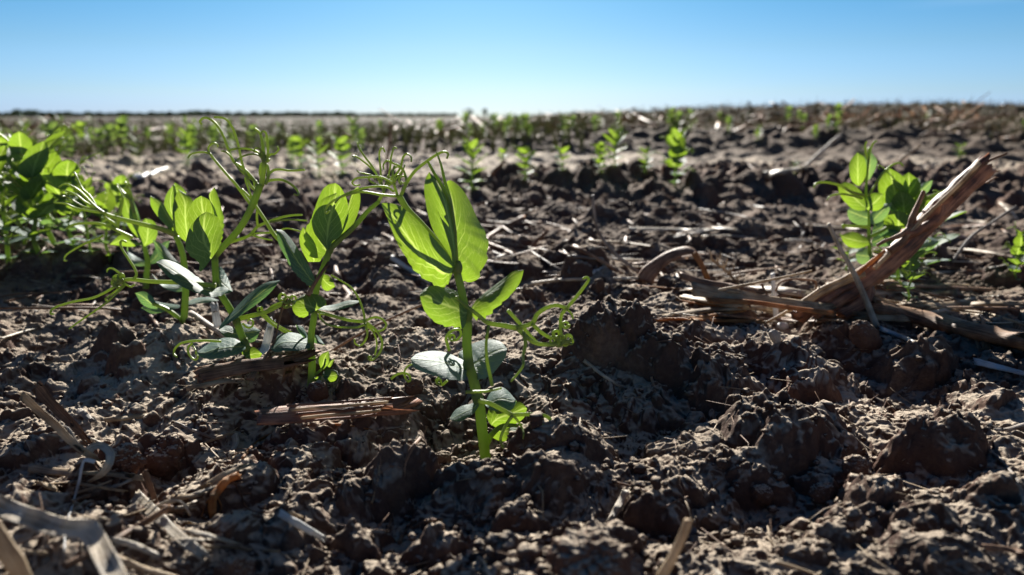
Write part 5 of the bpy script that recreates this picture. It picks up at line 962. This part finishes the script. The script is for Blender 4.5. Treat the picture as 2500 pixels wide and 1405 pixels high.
# ------------------------------------------------------------------ litter nobody could count
def scatter(n, yr, seed, wid=.62, bias=1.0):
    r = np.random.RandomState(seed); d = np.exp(r.uniform(math.log(yr[0]), math.log(yr[1]), n)*bias); a = r.uniform(-wid, wid, n); return d*np.sin(a), d*np.cos(a), r
def crumbs():
    v0, f0 = ico(3); vs = []
    for s in range(10):
        r = np.random.RandomState(s); o = r.rand(3)*40; n = .40*vnoise3(v0[:, 0]*1.3+o[0], v0[:, 1]*1.3+o[1], v0[:, 2]*1.3+o[2], s)+.30*vnoise3(v0[:, 0]*2.8+o[1], v0[:, 1]*2.8, v0[:, 2]*2.8+o[2], s+5)+.12*vnoise3(v0[:, 0]*6+o[1], v0[:, 1]*6, v0[:, 2]*6+o[2], s+9); vs.append(v0*(1+n)[:, None]*np.array([1, .9, .72]))
    x, y, r = scatter(3200, (.13, .9), 3)
    for o_, q_ in ((C.location, 90), (B.location, 60), (A.location, 60), (D.location, 40)):
        a_ = r.uniform(0, 6.28, q_); d_ = .0022+np.abs(r.normal(0, .004, q_)); x = np.concatenate([x, o_.x+np.cos(a_)*d_]); y = np.concatenate([y, o_.y+np.sin(a_)*d_])
    z = H(x, y); s = np.exp(r.normal(math.log(.00068), .5, len(x)))*(1+.6*(np.hypot(x, y) > .5)); V = []; F = []; k = 0
    for i in range(len(x)):
        v = vs[i % 10]; a = r.uniform(0, 6.28); c, q = math.cos(a), math.sin(a); V.append(np.stack([(v[:, 0]*c-v[:, 1]*q)*s[i]+x[i], (v[:, 0]*q+v[:, 1]*c)*s[i]+y[i], v[:, 2]*s[i]+z[i]+s[i]*.25], 1)); F.append(f0+k); k += len(v)
    o = mesh_obj('soil_crumbs', np.vstack(V), np.vstack(F), M_SOIL); tag(o, 'loose crumbs of dry soil strewn over the ground', 'soil crumbs', kind='stuff')
crumbs()
def litter(name, label, n, yr, seed, mat, ln, wd, flat=.4, wid=.62, tilt=.15, sel=None, kind='stuff'):
    x, y, r = scatter(n*(3 if sel else 1), yr, seed, wid)
    if sel is not None:
        k = sel(x, y, r); x, y = x[k][:n], y[k][:n]
    z = H(x, y); gs = []
    for i in range(len(x)):
        a = r.uniform(0, 3.14); l = ln*np.exp(r.normal(0, .5)); w = wd*r.uniform(.5, 1.4); t = r.normal(0, tilt)
        dx, dy, dz = math.cos(a)*l*.5, math.sin(a)*l*.5, math.sin(t)*l*.5; b = r.uniform(-.12, .12)*l
        c = np.array([(x[i]-dx, y[i]-dy, z[i]-dz+w), (x[i]+b*math.sin(a), y[i]-b*math.cos(a), z[i]+w+abs(b)*.3), (x[i]+dx, y[i]+dy, z[i]+dz+w)])
        gs.append(sweep_geo(c, np.array([w*.6, w, w*.5])*.5, np.array([w*.6, w, w*.5])*.5*flat, normal=(0, 0, 1), sides=5))
    o = geo_obj(name, join_geo(gs), mat); return tag(o, label, name.replace('_', ' '), kind=kind)
litter('straw_litter', 'fine pale straw pieces strewn over the middle and far soil', 650, (.42, 9), 31, T_GREY, .022, .0020)
litter('husk_litter', 'fine brown husk pieces strewn over the middle and far soil', 900, (.42, 9), 32, T_BROWN, .026, .003)
litter('fibre_litter', 'small tan fibres strewn over the near soil', 260, (.14, .5), 33, T_TAN, .008, .0006)
litter('root_litter', 'fine root hairs sticking out of the near soil', 260, (.14, .45), 34, T_ROOT, .008, .00035, 1, tilt=.7)
litter('far_straw_litter', 'pale straw covering the bank towards the horizon', 2300, (2.6, 16), 35, T_TAN, .07, .008, wid=.7)
litter('far_husk_litter', 'dark crop residue covering the field towards the horizon', 1600, (2.5, 30), 36, T_BROWN, .09, .02, wid=.7, tilt=.3)
# brown straw heap on the bank and green weeds and grass along the horizon
M_GRASS = stem_mat('field_grass', (.11, .115, .05), (.25, .27, .09), .35, .6); M_DRY = stem_mat('dry_grass', (.22, .17, .10), (.4, .3, .16), .3, .7)
def grass(name, label, n, yr, seed, mat, h, wid, sel=None, w=.0016):
    x, y, r = scatter(n*3, yr, seed, wid)
    if sel is not None: k = sel(x, y, r); x, y = x[k], y[k]
    x, y = x[:n], y[:n]; z = H(x, y); gs = []
    for i in range(len(x)):
        l = h*r.uniform(.4, 1.3); a = r.uniform(0, 6.28); b = r.uniform(.05, .5)*l
        c = np.array([(x[i], y[i], z[i]-.004), (x[i]+b*.25*math.cos(a), y[i]+b*.25*math.sin(a), z[i]+l*.55), (x[i]+b*math.cos(a), y[i]+b*math.sin(a), z[i]+l)])
        gs.append(sweep_geo(c, np.array([w, w*.8, w*.2]), sides=4))
    return tag(geo_obj(name, join_geo(gs), mat), label, 'grass', kind='stuff')
grass('grass', 'thin green grass along the horizon on the right', 4500, (2.6, 8), 41, M_GRASS, .04, .65, lambda x, y, r: x/y > -.05)
grass('dry_grass', 'thin dry grass standing along the horizon', 3500, (2.6, 9), 42, M_DRY, .045, .65, lambda x, y, r: x/y > -.1, .0014)
grass('far_weeds', 'low green growth in the far field on the left', 4800, (2.0, 14), 43, M_GRASS, .045, .66, lambda x, y, r: x/y < .1, .003)
litter('straw_heap', 'brown straw heap on the bank at the upper right', 500, (3.3, 4.0), 44, T_ORANGE, .12, .008, wid=.66, tilt=.5, sel=lambda x, y, r: (x/y > .40) & (x/y < .62))
# far trees: a wood on the left skyline and two single trees
def crown(cx, cy, z0, w, h, n, seed, sz):
    r = np.random.RandomState(seed); V = []; F = []; k = 0
    for i in range(n):
        a = r.rand()*6.28; t = r.rand()**.6; ph = r.rand(); zz = z0+h*(.12+.88*ph); rad = w*.5*math.sin(math.pi*(.12+.8*ph))**.6*t*(.8+.3*math.sin(a*3+seed)); p = np.array([cx+math.cos(a)*rad, cy+math.sin(a)*rad, zz]); q = r.randn(3, 3)*sz
        V.append(p+q); F.append([k, k+1, k+2]); k += 3
    return np.vstack(V), np.array(F)
M_FAR = stem_mat('far_foliage', (.035, .06, .035), (.06, .09, .03), .25, .8)
def treeline():
    Vs = []; Fs = []; k = 0; r = random.Random(9)
    for px0, px1, hpx in ((-300, 880, 6), (880, 1120, 3.2), (2520, 3300, 6), (-1300, -300, 7)):
        px = px0
        while px < px1:
            D = r.uniform(600, 700); x = (px-1250)/FPX*D; h = (hpx*r.uniform(.6, 1.5)+(6 if 60 < px < 120 else 0)+(4 if 480 < px < 540 else 0))*D/FPX+1.2; w = h*r.uniform(1.3, 2.2)
            V, F = crown(x, D, -1.0, w, h+1, 800, r.randrange(9999), .4); Vs.append(V); Fs.append(F+k); k += len(V); px += w/D*FPX*.5
    tag(mesh_obj('far_wood', np.vstack(Vs), np.vstack(Fs), M_FAR, smooth=False), 'dark strip of far-off wood on the left horizon', 'woodland', kind='stuff')
treeline()
for px, w_, h_, lab in ((1148, 34, 16, 'wider of the two small far-off trees on the horizon above the front pea seedling'), (1186, 16, 17, 'narrower right-hand one of the two small far-off trees on the horizon')):
    D = 420; x = (px-1250)/FPX*D; t = empty('far_tree', (x, D, 0), lab, 'tree', 'single trees on the horizon'); hh = h_*D/FPX
    V, F = crown(x, D, .6, w_*D/FPX, hh, 900, px, .16); mesh_obj('crown', V, F, M_FAR, t, smooth=False)
    geo_obj('trunk', sweep_geo(np.array([(x, D, -.3), (x+.05, D, hh*.4), (x, D, hh*.8)]), np.array([.16, .12, .05])), T_BROWN, t)
